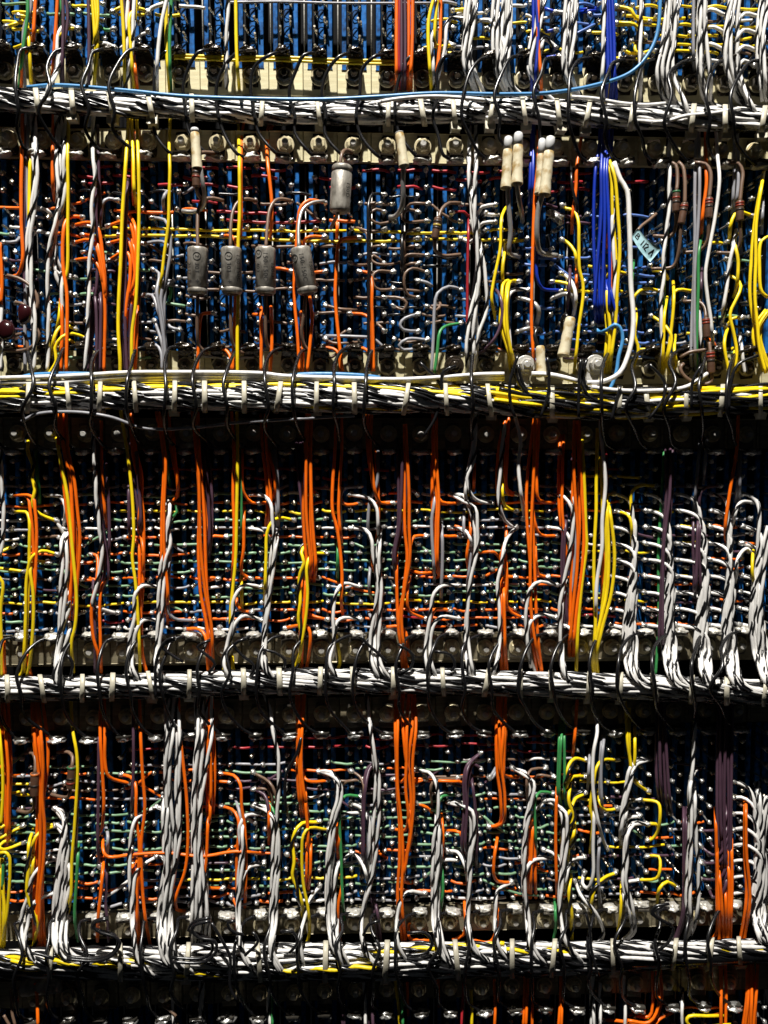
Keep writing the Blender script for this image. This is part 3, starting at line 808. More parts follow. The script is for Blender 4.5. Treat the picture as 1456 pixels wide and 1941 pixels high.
run('C1', '''
y 155,480 155,560 185,640 175,720 195,780 185,870 220,920 290,937.
G 200,560 205,680 217,780 222,890
2O:24 75,805. 165,820 182,900 192,1000 195,1250 180,1490
Y 80,900. 142,905 160,930 162,1100 150,1500 135,1790
Y 300,1127. 230,1120 180,1150 152,1250 142,1500 130,1700 120,1790 95,1820
Y 245,1170. 192,1175 167,1210 182,1350 185,1500 165,1750 148,1820
O 150,1650 160,1750 175,1820
Y 0,1125 70,1127.
Y 0,1215 95,1222.
Y -20,1250 15,1290 5,1450 10,1700 10,1820
O 20,1600 25,1820
w@54 0,560 15,780 20,1000 0,1150
Y@56 308,470 330,600 355,730 375,850 390,1000 405,1150 425,1400 415,1540 395,1620 405,1790
4O:46@48 345,350 355,560 385,720 400,900 412,1050 405,1300 395,1500
W 285,805. 330,820 360,870 352,990
W 295,987. 340,1000 362,1040
2w:26@54 375,1000 350,1060 357,1200 350,1330 340,1550 320,1700 312,1830 380,1900
w@56 355,1320 385,1360 380,1440 345,1550 325,1680 330,1790 350,1890
w@54 350,1500 385,1520 370,1620 330,1720 320,1850 390,1905
w@58 508,400 522,600 530,800 548,1000 560,1080 556,1200 520,1370 515,1420 550,1440 620,1447.
2P:20 533,460 545,750 560,950 575,1100 585,1250 545,1350
O 560,400 565,700 580,900 592,1000
P 590,640 600,800 605,1000 600,1200
O 500,1140. 535,1145 540,1200 530,1300 505,1420 515,1600 545,1700 540,1790
O@50 630,1260. 590,1270 562,1310 550,1400 555,1600 562,1790
O 445,1185. 490,1185 530,1170
O 450,1277. 520,1285
P 515,1250 525,1500 525,1790
Y@54 665,340 680,440 710,640 732,850 740,1050 732,1150 750,1300 767,1600 772,1790
O 715,350 740,630 765,720 790,900 796,1050 790,1300 775,1500
O 725,350 750,560 782,720 765,1000 775,1030
2P:14 738,500 752,700 772,900 778,1060
P 708,700 715,1080
O 685,1040. 740,1050 762,1090 770,1300 780,1500 790,1700 815,1800
O 770,1000 788,1100 790,1300
w@56 870,1310. 790,1310 752,1350 740,1500 715,1620 710,1750 770,1850
w@56 870,1497. 790,1500 760,1540 740,1640 730,1750 790,1860
2O:20@50 870,350 890,470 905,620 900,900 905,1150 920,1350 912,1470
G 915,500 925,650 940,770
O 935,350 945,560 977,740 977,820 935,852.
O 955,450 965,600 985,780 965,840
G 963,840 977,900 940,945.
2w:20@56 905,812 935,870 930,1000 935,1080 905,1180 890,1300 880,1500 870,1650 865,1750 930,1860
A 945,1100 932,1300 930,1450 960,1490 1050,1497.
O 900,1330 920,1450 925,1520
3O:36@50 1080,340 1085,550 1098,750 1110,950 1115,1100 1132,1350 1162,1550 1170,1800
O 1095,560 1110,720 1145,1000 1150,1100
3P:26 1120,520 1145,700 1155,950 1150,1100 1140,1180
O 1225,1035. 1162,1040 1130,1080 1127,1200
O 1195,1257. 1150,1270 1140,1350 1147,1500
O 1000,1550. 1100,1550 1132,1590 1142,1700 1150,1800
O 1157,1500 1162,1700 1187,1800
O 1280,350 1292,560 1285,800 1292,1000 1285,1300
Y@54 1310,350 1312,550 1305,900 1302,1150 1290,1300 1275,1450 1270,1600 1230,1790
G 1322,560 1330,850 1325,1050 1308,1075
O 1338,560 1345,800 1390,850 1440,850.
O 1348,860 1345,1100 1335,1240 1390,1257.
O 1310,1350 1310,1420 1340,1450 1385,1445.
Y 1330,1250 1335,1450
w@56 1440,1310. 1350,1310 1312,1340 1290,1400 1285,1500 1260,1620 1235,1750 1300,1860
w@54 1410,1487. 1350,1475 1312,1500 1280,1580 1265,1700
y 1275,1700 1300,1790 1420,1815
''')
run('C2', '''
2O:26 58,360 65,550 80,700 85,870 70,1000
O 85,560 122,750 117,820 85,850 40,855.
2A:12 115,560 125,700 130,900 130,1000
w@56 0,810. 60,815 95,860 107,950 115,1050 110,1200 85,1400 60,1600 55,1750 115,1850
w@54 -20,1000. 60,1010 95,1070
2w:18@52 130,1000 115,1150 85,1400 60,1600 62,1750 130,1860
Y@58 215,942. 142,935 100,960 75,1020 70,1150 65,1400
3P:24 262,500 265,700 275,850 285,1050 290,1130
4O:46@50 300,360 300,600 305,750 310,900 318,1050 325,1200 310,1300
O 305,620 325,780 362,800.
O 365,1257. 312,1270 290,1330
y@54 345,1072. 290,1080 262,1130 280,1180 255,1270 255,1400 252,1500 268,1600 240,1750 190,1800
Y@56 395,1120. 320,1140 295,1200 300,1350 290,1500 265,1650 240,1780 180,1800
O 300,1460 340,1480 405,1487.
2O:12 285,1200 275,1400 270,1550 265,1800
O 160,1535. 240,1530 292,1530 312,1570 305,1700 285,1800
O@50 460,350 450,600 440,750 440,900 465,1000 490,1250 485,1400 495,1480
O@50 490,350 490,560 480,700 470,900 485,1050 490,1100
O 590,855. 520,865 487,845 480,800
A 590,765. 510,770 487,800 487,1000
w@52 555,805. 640,830 680,880 692,960 692,1080
G 470,1040 465,1290
w@58 590,1310. 500,1300 462,1340 440,1450 445,1600 422,1730 480,1850
w@56 590,1487. 500,1485 462,1510 445,1600 440,1720
Y 525,1345. 470,1352
Y@50 450,1540 477,1750 450,1790 400,1800
2O:18@50 645,350 635,560 650,700 670,800 702,850 775,850.
O 670,560 690,800 690,1000 680,1060
A 688,560 680,750 642,850 642,1050 660,1070
A 645,1180 640,1350 662,1400
A 640,1450 650,1485 760,1490.
w@54 550,995. 620,1000 652,1060 662,1150 690,1300 680,1400 650,1600 660,1750 720,1850
2w:16@56 700,1000 692,1150 702,1350 690,1500 680,1650 692,1750 770,1850
O 655,1130 665,1220 680,1250
3P:26@50 820,500 825,700 822,850 810,1000 780,1150 795,1280
O 800,600 805,750 815,800
2O:20@52 838,420 850,800 848,1000 855,1150 830,1350 820,1500 845,1800
O@52 950,1030. 890,1040 870,1090 865,1200 820,1400 800,1550 830,1700 862,1790
O 870,1225 920,1240 1000,1235
O@54 870,1250 852,1320 860,1450 900,1475 940,1472.
O@50 790,1130 792,1300 800,1500 812,1620 830,1800
O 725,1535. 810,1535 840,1570 857,1700
2O:18@52 1005,350 1005,640 1015,850 1010,1000 1030,1250 1080,1260.
O 990,580 990,900 1000,1080
O 1000,760 1040,850 1125,853.
O 1000,940 1032,1030 1125,1040.
A@46 910,765. 870,780 862,900 865,980
A@50 950,765. 1005,780 1000,850 985,950 995,1200 1000,1300
A 1040,950 1047,1100 1035,1400
w@58 1130,1305. 1040,1310 1000,1350 980,1450 960,1600 950,1700 985,1840
w@56 1130,1487. 1040,1485 1000,1520 982,1600 985,1750 1020,1830
O 1080,1437. 1010,1440 985,1490 990,1600
w@52 1235,350 1215,470 1210,560 1180,700 1170,800 1190,900
2w:24@56 1085,808. 1160,830 1210,880 1227,980 1235,1080 1215,1200 1190,1350 1180,1500 1180,1650 1210,1830
w@54 1225,380 1220,600 1180,720 1210,820 1250,845 1310,855.
w@54 1075,992. 1160,1005 1200,1050 1205,1150
A 1165,870 1165,1020 1195,1060 1180,1350
O 1222,640 1215,790
O 1192,900 1200,1000 1180,1150 1195,1250
O 1395,400 1365,500 1345,700 1350,850
Y@54 1375,690 1390,870 1440,890.
w@54 1385,420 1360,700 1357,850 1390,950 1445,985.
O 1410,380 1400,600 1402,780 1440,805.
O 1390,950 1395,1050 1365,1150 1370,1250
w@58 1460,1030. 1400,1050 1380,1150 1350,1300 1360,1500 1350,1700 1310,1830
O 1390,1120 1400,1300 1392,1380 1405,1430 1460,1465
3O:38@52 1380,1280 1380,1400 1385,1600 1390,1800
O 1445,1255. 1380,1270 1368,1400
O 1240,1130 1330,1125 1360,1160
''')
run('C3', '''
W@58 60,380 90,500 80,640 90,780 102,942.
3O:34@50 175,350 155,700 148,900 150,1200 150,1400 165,1600 200,1800
O 190,400 180,750 195,840 285,855.
O 155,800 165,950 200,1030 275,1035.
O 170,1050 177,1200 190,1250 235,1257.
O 10,500 5,750 20,805 60,805.
O 0,1100 15,1300 12,1420 40,1460 95,1487.
O 0,1255 50,1257.
2O:16 320,480 315,720 315,900 335,1100 330,1250
4O:36@52 395,400 400,620 405,800 410,1000 400,1200 380,1450 370,1700
2P:14 378,600 375,850 370,1100
2P:16 335,900 325,1200 350,1600
2A:14 390,830 390,1000 372,1250 352,1450
w@54 285,770. 360,785 388,840 385,950
w@58 235,805. 330,820 372,880 377,1000 367,1100 340,1250 310,1400 310,1600 330,1800 420,1850
w@54 235,990. 320,1000 357,1050 362,1150
w@58 290,1300. 200,1290 150,1320 125,1400 120,1550 137,1700 190,1830
w@56 295,1477. 200,1470 150,1500 130,1560 150,1760
w@56 235,1533. 340,1535 375,1570 372,1640
w@54 345,1250 320,1400 315,1600 350,1820 430,1850
Y@54 428,480 440,750 450,1000 455,1080 430,1300 407,1550 395,1800
Y@54 515,440 507,750 505,900 495,1100 495,1300 505,1500 490,1720
Y 530,600 540,900 530,1050
W@66 520,235 540,300 530,430 545,600 557,750 540,950 540,1100 512,1300 505,1520
Y@60 570,820 590,950 607,1150 590,1350 540,1550 512,1700 522,1815
Y@58 560,800 577,1150 567,1350 520,1550 487,1720 495,1815
Y@56 555,700 560,1000 560,1200 530,1500 500,1700 505,1815
O 552,1050 535,1400
R 560,560 570,800
Y 855,765. 750,760 707,790 700,850 712,950 717,1050 700,1150
Y 600,900 680,920 700,960 705,1100
G@28 882,550 875,700 865,900 852,1100 850,1500 835,1810
3P:30 915,540 905,800 890,950 880,1100 870,1700
P 1030,765. 930,765 897,800 890,900
P 1205,765. 1110,770 1082,800 1075,950
4P:36 1075,900 1060,1100 1060,1250 1055,1400
A 1082,500 1060,750 1045,900
A 1118,480 1100,750
O 1290,360 1282,560 1245,800 1220,1000 1225,1080
2A:12 1300,560 1285,850
O 1400,1080 1330,1083.
Y 1375,1090 1372,1250 1395,1350
''')
fan('C3', [(595, y) for y in (805, 898, 988, 1080, 1172, 1262, 1350, 1440, 1532)], [(735, 900), (740, 1050), (732, 1200), (710, 1350), (700, 1500), (690, 1650), (700, 1820)], 'w', 36)
fan('C3', [(778, y) for y in (805, 898, 988, 1080, 1168, 1258, 1350, 1440, 1530)], [(918, 880), (922, 1000), (935, 1150), (925, 1300), (915, 1450), (905, 1600), (920, 1820)], 'w', 36)
fan('C3', [(960, y) for y in (808, 898, 988, 1080, 1168, 1258, 1350, 1440, 1530)], [(1105, 900), (1120, 1050), (1118, 1250), (1105, 1400), (1085, 1650), (1100, 1820)], 'w', 36)
fan('C3', [(1140, y) for y in (808, 898, 988, 1080, 1168, 1258, 1350, 1440, 1530)], [(1265, 900), (1262, 1150), (1255, 1300), (1235, 1600), (1260, 1825)], 'w', 36)
fan('C3', [(1315, y) for y in (808, 988, 1080, 1258, 1350, 1440, 1530)], [(1450, 900), (1430, 1150), (1400, 1400), (1405, 1600), (1450, 1840)], 'w', 48)
run('C3', '''
2w:40 1460,980 1425,1150 1400,1400 1410,1700 1456,1840
w@60 1375,853. 1310,850 1275,900 1255,1000
w@60 1395,1110. 1335,1105 1290,1160 1275,1300
''')
run('E1', '''
3O:26 22,90 25,300 40,500 45,700 50,920
O 5,90 10,300
Y@56 -6,250 10,450 15,600 5,800
Y@54 70,790. 40,792 0,812
Y@54 140,832. 50,840 0,872
Y@54 70,880. 20,890 -10,922
Y@54 135,925. 20,935 -10,920
Y@56 -5,955 30,950 52,970 57,1050 42,1250 10,1460
2Y:22 0,980 10,1250 12,1480
Y 0,1040 30,1300 20,1480
G 20,1000 15,1150
3O:40@50 185,100 200,330 218,480 225,600 218,800 212,1000 202,1250 215,1470
3O:34@50 212,100 235,340 240,480 230,650 240,800 237,1000 222,1200 222,1470
Y@58 320,832. 240,825 197,860 177,940 185,1000
y@58 180,820 165,900 157,1000 147,1120 165,1230 205,1330 202,1400 185,1460 100,1500
Y@56 190,900 185,1000 175,1080 165,1150
Y 270,790. 230,790 200,800
Y@56 390,90 400,260 425,400 430,500 412,800 395,1000 390,1200 372,1300
N@50 430,600 425,800 420,1000
G@50 435,880 422,1100 412,1300 432,1440
w@58 325,1005. 230,1020 180,1090 150,1200 122,1300 122,1420 160,1500 240,1590
w@58 320,1187. 230,1200 170,1250 152,1350 135,1450 170,1530 260,1600
w@52 265,700. 350,710 372,760
w 310,745. 345,745 370,780
O@52 558,90 555,300 565,500 572,700 560,820 515,848.
O@52 575,90 580,300 582,450 602,530 690,563.
P 545,240 545,600 542,900 548,1000 510,1022.
O@54 568,850 572,950 600,972 720,960 920,950 1120,968 1300,942 1460,955
O@52 572,980 560,1150 545,1300 540,1440
P 592,980 582,1250 590,1300 600,1440
A@50 575,790 592,840 590,980
O@52 640,525. 720,530 745,570 750,750 770,900 767,1050 760,1250 775,1460
2O:20@50 742,980 750,1250 765,1470
O@52 770,90 775,300 785,500 800,700 782,900 785,1100 800,1300 830,1470
P 735,100 735,500 725,750
w@60 860,735. 800,730 747,760 725,850 715,1000 725,1200 737,1400 770,1550 870,1650
w@60 870,1000. 790,1020 750,1060 735,1200 737,1400 760,1540 850,1630
w@56 820,700. 890,705 930,750 947,830 942,920
w@56 830,968. 900,980 932,1040 932,1200
6w:84@54 945,80 945,300 935,480 940,650 960,850 955,1000 930,1200 925,1400 950,1540 1050,1620
2w:30@56 910,620 912,900 925,1050 905,1300 920,1500 1000,1620
O@58 985,90 990,250 1012,450 1032,650 1037,900 1020,1050 970,1200 975,1265 1020,1270
6w:80@54 1115,80 1115,300 1098,500 1090,700 1090,900 1100,1100 1105,1300 1110,1480
3O:26@52 1165,100 1160,300 1160,500 1158,750
O@54 1158,600 1155,780 1130,848 1120,855
O@54 1150,700 1137,1000 1127,1100 1145,1140 1190,1135.
O@50 1195,520. 1290,525 1327,570 1335,700 1350,800 1357,1000 1352,1250
O@50 1195,700. 1280,710 1312,760 1305,1000 1310,1250
O 1255,1190. 1305,1240 1302,1380
O 1175,555 1240,555.
A 1300,650 1327,750 1330,950
2w:20@58 1415,737. 1360,745 1330,800 1340,950 1330,1100 1320,1300 1335,1500 1430,1640
w@58 1425,1010. 1370,1030 1340,1090 1330,1200
P 1140,1050 1135,1300 1150,1440
O@44 0,470 70,525 120,520
Y 95,628 170,630
''')
fan('E1', [(268, 698), (322, 744), (270, 790), (325, 835), (268, 968), (318, 1050)], [(392, 680), (378, 850), (358, 1000), (352, 1150), (332, 1300), (325, 1470)], 'w', 46)
run('E2', '''
w@58 55,60 90,150 112,280 140,420 140,600 130,780 142,950 132,1150 125,1350 110,1500 190,1630
2w:18@56 -10,697. 70,705 107,760 117,850 112,1000 102,1300 112,1530 180,1640
2N:20@46 0,520. 80,560 110,620 117,760
N@46 20,577. 80,600 102,660
P@46 -5,620. 60,630 82,680 82,850
G@48 30,660. 80,670 107,710 105,1100 95,1300
O 88,640 85,900
4O:28@52 262,60 262,300 262,480 268,600 285,750
O@54 400,550. 320,560 285,540 272,480
O@52 290,570 292,700 302,850 292,1000
K@60 320,255 270,300 240,400 182,520 182,700 212,800
2w:18@58 345,505. 430,510 462,560 467,660 440,760 425,900 415,1050 417,1250 430,1400 500,1600
N@46 575,545. 520,555 480,590
N@48 530,508. 590,530 612,580 612,700
2w:18@58 625,60 640,150 655,300 670,430 682,550 672,800 660,1000 650,1100 612,1250 602,1400 640,1520 740,1610
2P:14@48 680,455. 640,480 617,600 612,850 607,1050
2A:12 650,700 640,900 635,1050
G@54 580,630. 510,635 482,670 477,760 487,950 492,1150 502,1320
w@58 575,735. 480,745 447,800 435,950
w@58 525,690. 610,710 637,770 642,900 642,1080
y@58 345,772. 270,790 232,840 215,900 225,1000 222,1080 240,1130 272,1250 277,1320
Y@60 395,818. 310,815 280,850 270,950 277,1130 297,1230 310,1350 300,1430 245,1510
2O:14@50 302,850 300,1080 292,1170
O@46 165,970. 240,990 262,1030
w@56 520,965. 580,980 620,1050 640,1150
w@58 550,985. 470,1010 457,1060 450,1200 460,1400 510,1560
O@52 475,1050 492,1120 470,1250 482,1440
2O:16@50 475,760 470,900 478,1000
2O:16@54 795,60 790,250 797,450 802,600 815,800 812,1000 802,1200 835,1450
O@56 830,60 825,200 840,400 850,510 820,560 755,557.
O@56 860,60 850,250 847,450 842,600 855,750 840,825 750,820.
2O:12@54 880,60 885,250 867,450 880,650 870,850 845,1000 832,1110 880,1115
O@54 872,640 862,780 875,860 850,960
w@58 895,500. 970,510 1007,550 1022,650 1022,750 1000,850 990,1000 985,1200
G@52 1120,630. 1040,640 1017,700 1010,760
G@50 1035,980 1050,1150 1030,1300
O 890,690. 960,700 987,730
2O:10 945,547. 900,548 870,545
O 935,550 1100,555 1150,560 1167,600
3w:32@56 1022,720 1030,900 1017,1050 1000,1200 1007,1380 1060,1530 1140,1600
2w:20@58 1070,680. 1150,680 1197,720 1215,820 1202,950 1195,1150 1187,1350 1220,1480 1340,1570
w@56 1070,937. 1130,950 1167,1010 1190,1120
w@56 1120,970. 1050,995 1032,1030
2O:14 1040,720 1045,850 1030,1000
O 1045,830 1140,840 1157,900 1162,950
3P:26@50 1255,430. 1200,460 1177,550 1180,700 1167,900 1180,1000
P@50 1200,500 1222,650 1235,800 1230,1050
N@48 1110,520. 990,560 985,700
2O:14@52 1358,90 1350,300 1355,500 1372,650 1365,790 1310,825.
2O:12@52 1378,90 1372,300 1385,520 1455,540
O@52 1392,90 1387,400 1380,620
O@52 1352,840 1330,1000 1332,1080 1350,1110 1420,1102.
2A:12 1345,480 1310,540 1300,545.
w@58 1430,1145. 1350,1160 1337,1250 1350,1450 1430,1570
w@58 925,1160. 850,1170 810,1230 797,1300 800,1450 870,1570
w@56 385,1165. 320,1200 282,1320 260,1450 290,1600
O@40 860,1340 860,1420 970,1435
O@52 1340,1200 1350,1300 1310,1440 1200,1430
O@50 1100,1430 1160,1400 1165,1200
2P:16@46 660,1180 680,1300 690,1440
3w:30@50 440,860 430,1100 440,1300 450,1450 520,1590
''')
run('E3', '''
O 5,70 5,300 0,420
3G:24@50 318,230 312,450 312,650 327,710
O@46 405,70 390,300 375,420
W@66 470,100 502,200 512,280 492,400 492,600 520,780 547,880 560,915.
W@62 500,640 492,900 490,1080 462,1150 432,1120 432,1055.
2A:22@48 550,280 537,500 540,750
2A:14 530,850 520,1050 530,1250
A@48 472,380 460,600
Y@54 668,80 680,350 695,450 712,550 785,607.
Y@52 690,150 692,400 700,500
Y@52 722,240 720,450 707,540 755,565.
y@54 440,435. 390,435 357,480 347,560 330,640
Y@54 430,522. 380,530 342,590 322,650
y@54 440,610. 390,650 365,720 330,780 310,900
y@52 370,540 350,650 382,750 342,850 362,1000 350,1050
y@54 380,750 385,850 350,950
y@52 365,1050 360,1200 375,1330 370,1450
Y@58 625,437. 540,440 510,480 490,600 475,700 490,780 472,960
Y@58 620,700. 560,715 532,690 515,600
y@54 605,1085. 560,1090 500,1150 480,1230 490,1300
Y@46 755,655. 840,670 857,690 847,830 820,870 790,868.
Y@46 800,790. 835,790 850,820
Y@46 800,962. 850,970 857,1050 840,1090 745,1090.
Y@50 965,1117. 900,1110 855,1150 845,1230
2w:18@60 800,440. 740,440 702,480 682,560 660,680 647,800 650,920
2w:16@60 745,655. 682,670 665,730 650,850
w@60 745,740. 680,760 657,830
2w:16@60 795,785. 710,800 682,860 672,1000 660,1100 690,1250 702,1380 650,1440
w@60 740,1088. 670,1120 660,1200 690,1330
Y@52 645,1100 640,1300 620,1440
2w:20@58 40,490. 110,510 152,560 147,680 127,800 115,950 107,1100 122,1300 150,1480 250,1590
N@50 225,487. 150,490 127,530 130,680
N@48 270,530. 180,525 160,560
G@54 275,620. 200,615 172,650 170,800 177,970
2w:18@58 215,660. 280,670 322,730 332,850 322,1000 310,1150 310,1300 350,1450 450,1570
W@50 235,695. 190,700 150,730
w@56 210,925. 270,950 312,1010 320,1100
w@58 235,975. 170,990 132,1030 115,1150
w@58 440,965. 380,990 352,1040 330,1200
w@58 385,1090. 420,1180 500,1280 545,1370 540,1420 510,1450
3O:26@48 158,730 150,950 150,1200
O@48 292,560 285,850 290,1200
G@48 280,1200 282,1380 265,1440
2P:18@44 852,100 845,500 862,680
2P:14@44 880,100 895,600 907,740
2w:20@60 1105,470. 1050,500 1030,570 1030,800 1017,1000 1010,1200 1020,1350 1000,1450
w@58 1055,120 1042,400 1032,560 1022,700
w@58 1050,560 1060,900 1070,1050 1062,1300 1015,1450
3P:24@46 1005,700 1005,1000 990,1300 940,1450
3P:24@46 1195,120 1190,700 1200,950
3P:24@50 1225,120 1215,700 1225,1100
2P:14@48 1250,120 1245,650 1245,1150
P 1180,120 1175,700 1185,1000
O@48 1165,700 1170,900 1172,1200 1168,1400 1120,1460
O@50 1172,850 1178,1050 1185,1250 1182,1455
2O:14@52 1180,1000 1195,1150 1200,1300 1198,1455
O@54 1215,1100 1222,1250 1220,1455
O@52 1235,950 1240,1150 1232,1455
2O:12@52 1245,850 1245,1150 1240,1450
2O:20@48 1335,640 1332,950 1342,1200 1310,1450
2w:20 1400,560 1420,800 1410,1000 1380,1250 1440,1480
3w:46 1456,640 1430,900 1440,1150 1400,1350 1450,1480
''')
fan('E3', [(1255, y) for y in (560, 640, 725, 810, 900, 985, 1070, 1160)], [(1405, 640), (1412, 800), (1418, 950), (1415, 1150), (1395, 1300), (1440, 1480)], 'w', 40, 90)
for y in (820, 908, 955, 1000, 1045, 1092, 1140, 1188):
    wire('P', [P_('E3', 1095+(y*7 % 40), y-10), P_('E3', 1150, y+8), P_('E3', 1195, y-4), P_('E3', 1222, y-60), P_('E3', 1225, y-170)], True, False, 50)
run('F1', '''
O 195,820 205,900 210,1060
3w:40@40 1115,780 1112,950 1122,1070
w@40 930,780 950,900 960,1070
N@44 960,955 900,940 970,1000 990,1070
N@44 520,900 560,950 640,955
N 420,1000 400,940 330,945
N 60,860 70,1000 90,1070
N 20,1000 60,1070
''')
run('F2', '''
G 105,840 108,1070
w@40 92,840 85,960 95,1070
w@44 612,780 615,900 622,1070
Y 780,780 800,920 812,1070
3P:36 655,800 650,950 655,1070
2P:16 490,850 492,1070
G 820,840 828,1070
O 850,800 855,1000
R 1160,820 1150,1070
Y 1200,860 1205,960 1205,1070
O 1330,800 1335,960 1330,1070
O 1020,800 1025,950
''')
run('F3', '''
O 155,760 157,900 155,1070
2O:14 125,760 120,1070
2O:20 315,760 318,900 310,1070
2w:24@44 490,760 488,900 495,1070
w@48 532,820 530,950 530,1070
w@46 662,780 665,900 668,1070
3O:26 835,730 842,950 800,1030 680,1020
O 955,1015. 870,1012 840,1040 832,1080
w@44 980,850 980,1000 985,1070
3O:26 1205,720 1205,900 1200,1070
6O:72 1360,720 1365,900 1355,1070
Y 1250,1000 1120,1003 1020,1005 1005,1030 1030,1060 1250,1050
O 560,1030. 620,1030 690,1040
''')
# ------------------------------------------------------------------ black squiggles between lugs
run('D1', '''
K@74 970,675 910,700 900,722 960,770 1012,800
K@76 970,665 920,680 880,740 860,830 862,1000
K@70 1160,680 1090,715 1150,770 1187,810 1150,860
K@70 1360,670 1290,700 1330,760 1400,820 1380,880
K@70 370,760 400,800 390,890
''')
run('D2', '''
K@70 50,730 120,745 175,790 170,830
K@70 800,700 880,760 870,830 800,862
K@70 1000,740 1090,760 1112,820 1090,850
K@70 600,660 620,690 700,760 740,800
''')
run('F1', '''
2K:14@104 600,465 530,482 510,512 560,540 632,560 657,600 622,660 540,690 370,682
2K:16@106 1165,465 1072,490 1045,530 1100,557 1170,590 1182,640 1130,690 950,692
K@104 1300,480 1260,490 1275,530 1345,560
K@104 1395,540 1425,590 1350,670
K@100 1170,490 1235,600 1272,680 1272,850 1310,920
K@102 300,690 200,660 170,660
''')
run('F2', '''
K@104 150,540 220,540 245,600 200,655
K@100 850,545 950,545 987,600 960,650 850,668
K@104 700,480 640,500 610,560
''')
run('F3', '''
K@104 910,385 830,400 812,440 880,480 932,520 902,600 850,640
K@104 880,395 820,430 860,470 920,500
K@100 450,440 470,520 480,640 520,780
''')
run('B2', '''
K@96 1120,1030 1050,1060 1040,1200 1000,1330 940,1420
K@90 920,1010 1020,1110 1040,1160 1020,1250 1000,1330
K@70 1060,1060 1030,1110 1050,1180
''')
run('C3', '''
K@112 75,40 30,200 40,320 60,380
K@112 235,50 245,130 240,250 200,380
K@112 420,60 410,200 410,380
3K:34@100 440,60 420,150 480,270 620,320
3K:34@100 60,90 90,200 200,300 330,340
K@112 890,200 880,270 800,390
K@112 640,210 610,320 590,400
K@112 1090,90 1040,180 1030,330
K@112 1400,40 1290,90 1250,200 1240,340
K@110 800,90 880,180 885,260
''')
# ------------------------------------------------------------------ black loops from lug to lug across each harness
def lugpx(r, i): return px(LUG[r][i])
for k in range(4):
    for i in range(NC):
        (ax, ay), (bx, by) = lugpx(2*k, i), lugpx(2*k+1, i)
        if k == 1 and i in (12, 13, 15, 16, 17) or (k == 3 and i in (3, 6)): continue
        j = lambda s: random.uniform(-s, s)
        bul = [52, 44, 55, 40][k]+j(10); H = by-ay; zf = hz(k, ax)+hr(k, ax)*.85+7
        pts = [(ax-8, ay+2, 38), (ax-26+j(4), ay+6+j(3), 46), (ax-bul*.82+j(5), ay+H*.16+j(4), 0.55*zf+24), (ax-bul+j(5), ay+H*.36+j(6), zf+6), (ax-bul+4+j(7), ay+H*.58+j(5), zf+5),
               (ax-bul*.84+j(6), ay+H*.76, 0.6*zf+20), (bx-24+j(4), by-13+j(4), 44), (bx-6, by-1, 38)]
        if random.random() < .15: pts[3] = (pts[3][0]+14, *pts[3][1:]); pts[4] = (pts[4][0]-8, *pts[4][1:])
        Q = catmull(pts, 8); P = np.array([at(*q) for q in Q])
        o = obj('black_loop_wire', *tube(P, 3.2*S, 7), MAT['K'])
        tag(o, f'black loop wire over the {HARN[k]["n"]} between lugs, {nth(i)} from the maroon-capacitor side', 'wire', 'black loops joining the lugs across the harnesses')
# grey loose wire under second harness, white and blue wires lying along it
def loose(code, pts, label, r=None):
    P = np.array([at(*q) for q in catmull(pts, 9)]); tag(obj(WC[code][0].replace(' ', '_')+'_wire', *tube(P, (r or RAD[code])*S, 7), MAT[code]), label, 'wire')
loose('A', [(*P_('C1', 120, 405), 96), (*P_('C1', 200, 365), 100), (*P_('C1', 400, 352), 104), (*P_('C1', 600, 378), 100), (*P_('C1', 800, 442), 80), (*P_('C1', 1050, 440), 78), (*P_('C1', 1300, 412), 84), (*P_('C2', 200, 393), 90), (*P_('C2', 560, 372), 90)],
      'loose dim grey wire sagging below the second harness at the left', 3.0)
for y0, pts in enumerate(([(0, 165), (250, 158), (450, 150), (700, 135), (1000, 133), (1300, 135), (1456, 140)], [(0, 190), (300, 192), (450, 178), (700, 160), (1000, 150), (1300, 150), (1500, 155)], [(300, 195), (500, 185), (700, 172), (1000, 168), (1300, 165), (1460, 170)])):
    q = [(*P_('C1', x, y), 92-3*y0) for x, y in pts]+[(*P_('C2', x, y), 92-3*y0) for x, y in ([(150, 152+12*y0), (500, 165+8*y0), (800, 172+6*y0), (1050, 160+6*y0), (1250, 145+12*y0), (1385, 142+14*y0)])]
    loose('W', q, ['topmost', 'middle', 'lowest'][y0]+' of three white wires lying along the top of the second harness', 3.9)
loose('b', [(*P_('C1', 60, 182), 84), (*P_('C1', 160, 150), 84), (*P_('C1', 260, 142), 84), (*P_('C1', 420, 140), 84), (*P_('C1', 700, 150), 78)], 'short light blue wire showing behind white wires on the second harness, at far left')
loose('b', [(*P_('C2', 150, 162), 84), (*P_('C2', 250, 146), 86), (*P_('C2', 430, 142), 88), (*P_('C2', 600, 150), 88), (*P_('C2', 700, 162), 84)], 'light blue wire lying behind white wires on the second harness, below the capacitors')
loose('W', [(*P_('C3', 150, 142), 96), (*P_('C3', 240, 145), 98), (*P_('C3', 340, 165), 98), (*P_('C3', 400, 182), 94)], 'thick white wire lying between two steel bolts on the second harness', 4.6)
loose('W', [(*P_('B3', 605, -95), 58), (*P_('B3', 640, 0), 62), (*P_('B3', 676, 60), 66), (*P_('B3', 690, 250), 70), (*P_('B3', 700, 600), 74), (*P_('B3', 712, 750), 80), (*P_('B3', 705, 880), 86), (*P_('B3', 680, 980), 92), (*P_('B3', 635, 1070), 98), (*P_('C3', 540, 185), 100), (*P_('C3', 455, 190), 100)],
      'long thick white wire beside the blue bundle, curving left into the second harness', 4.4)
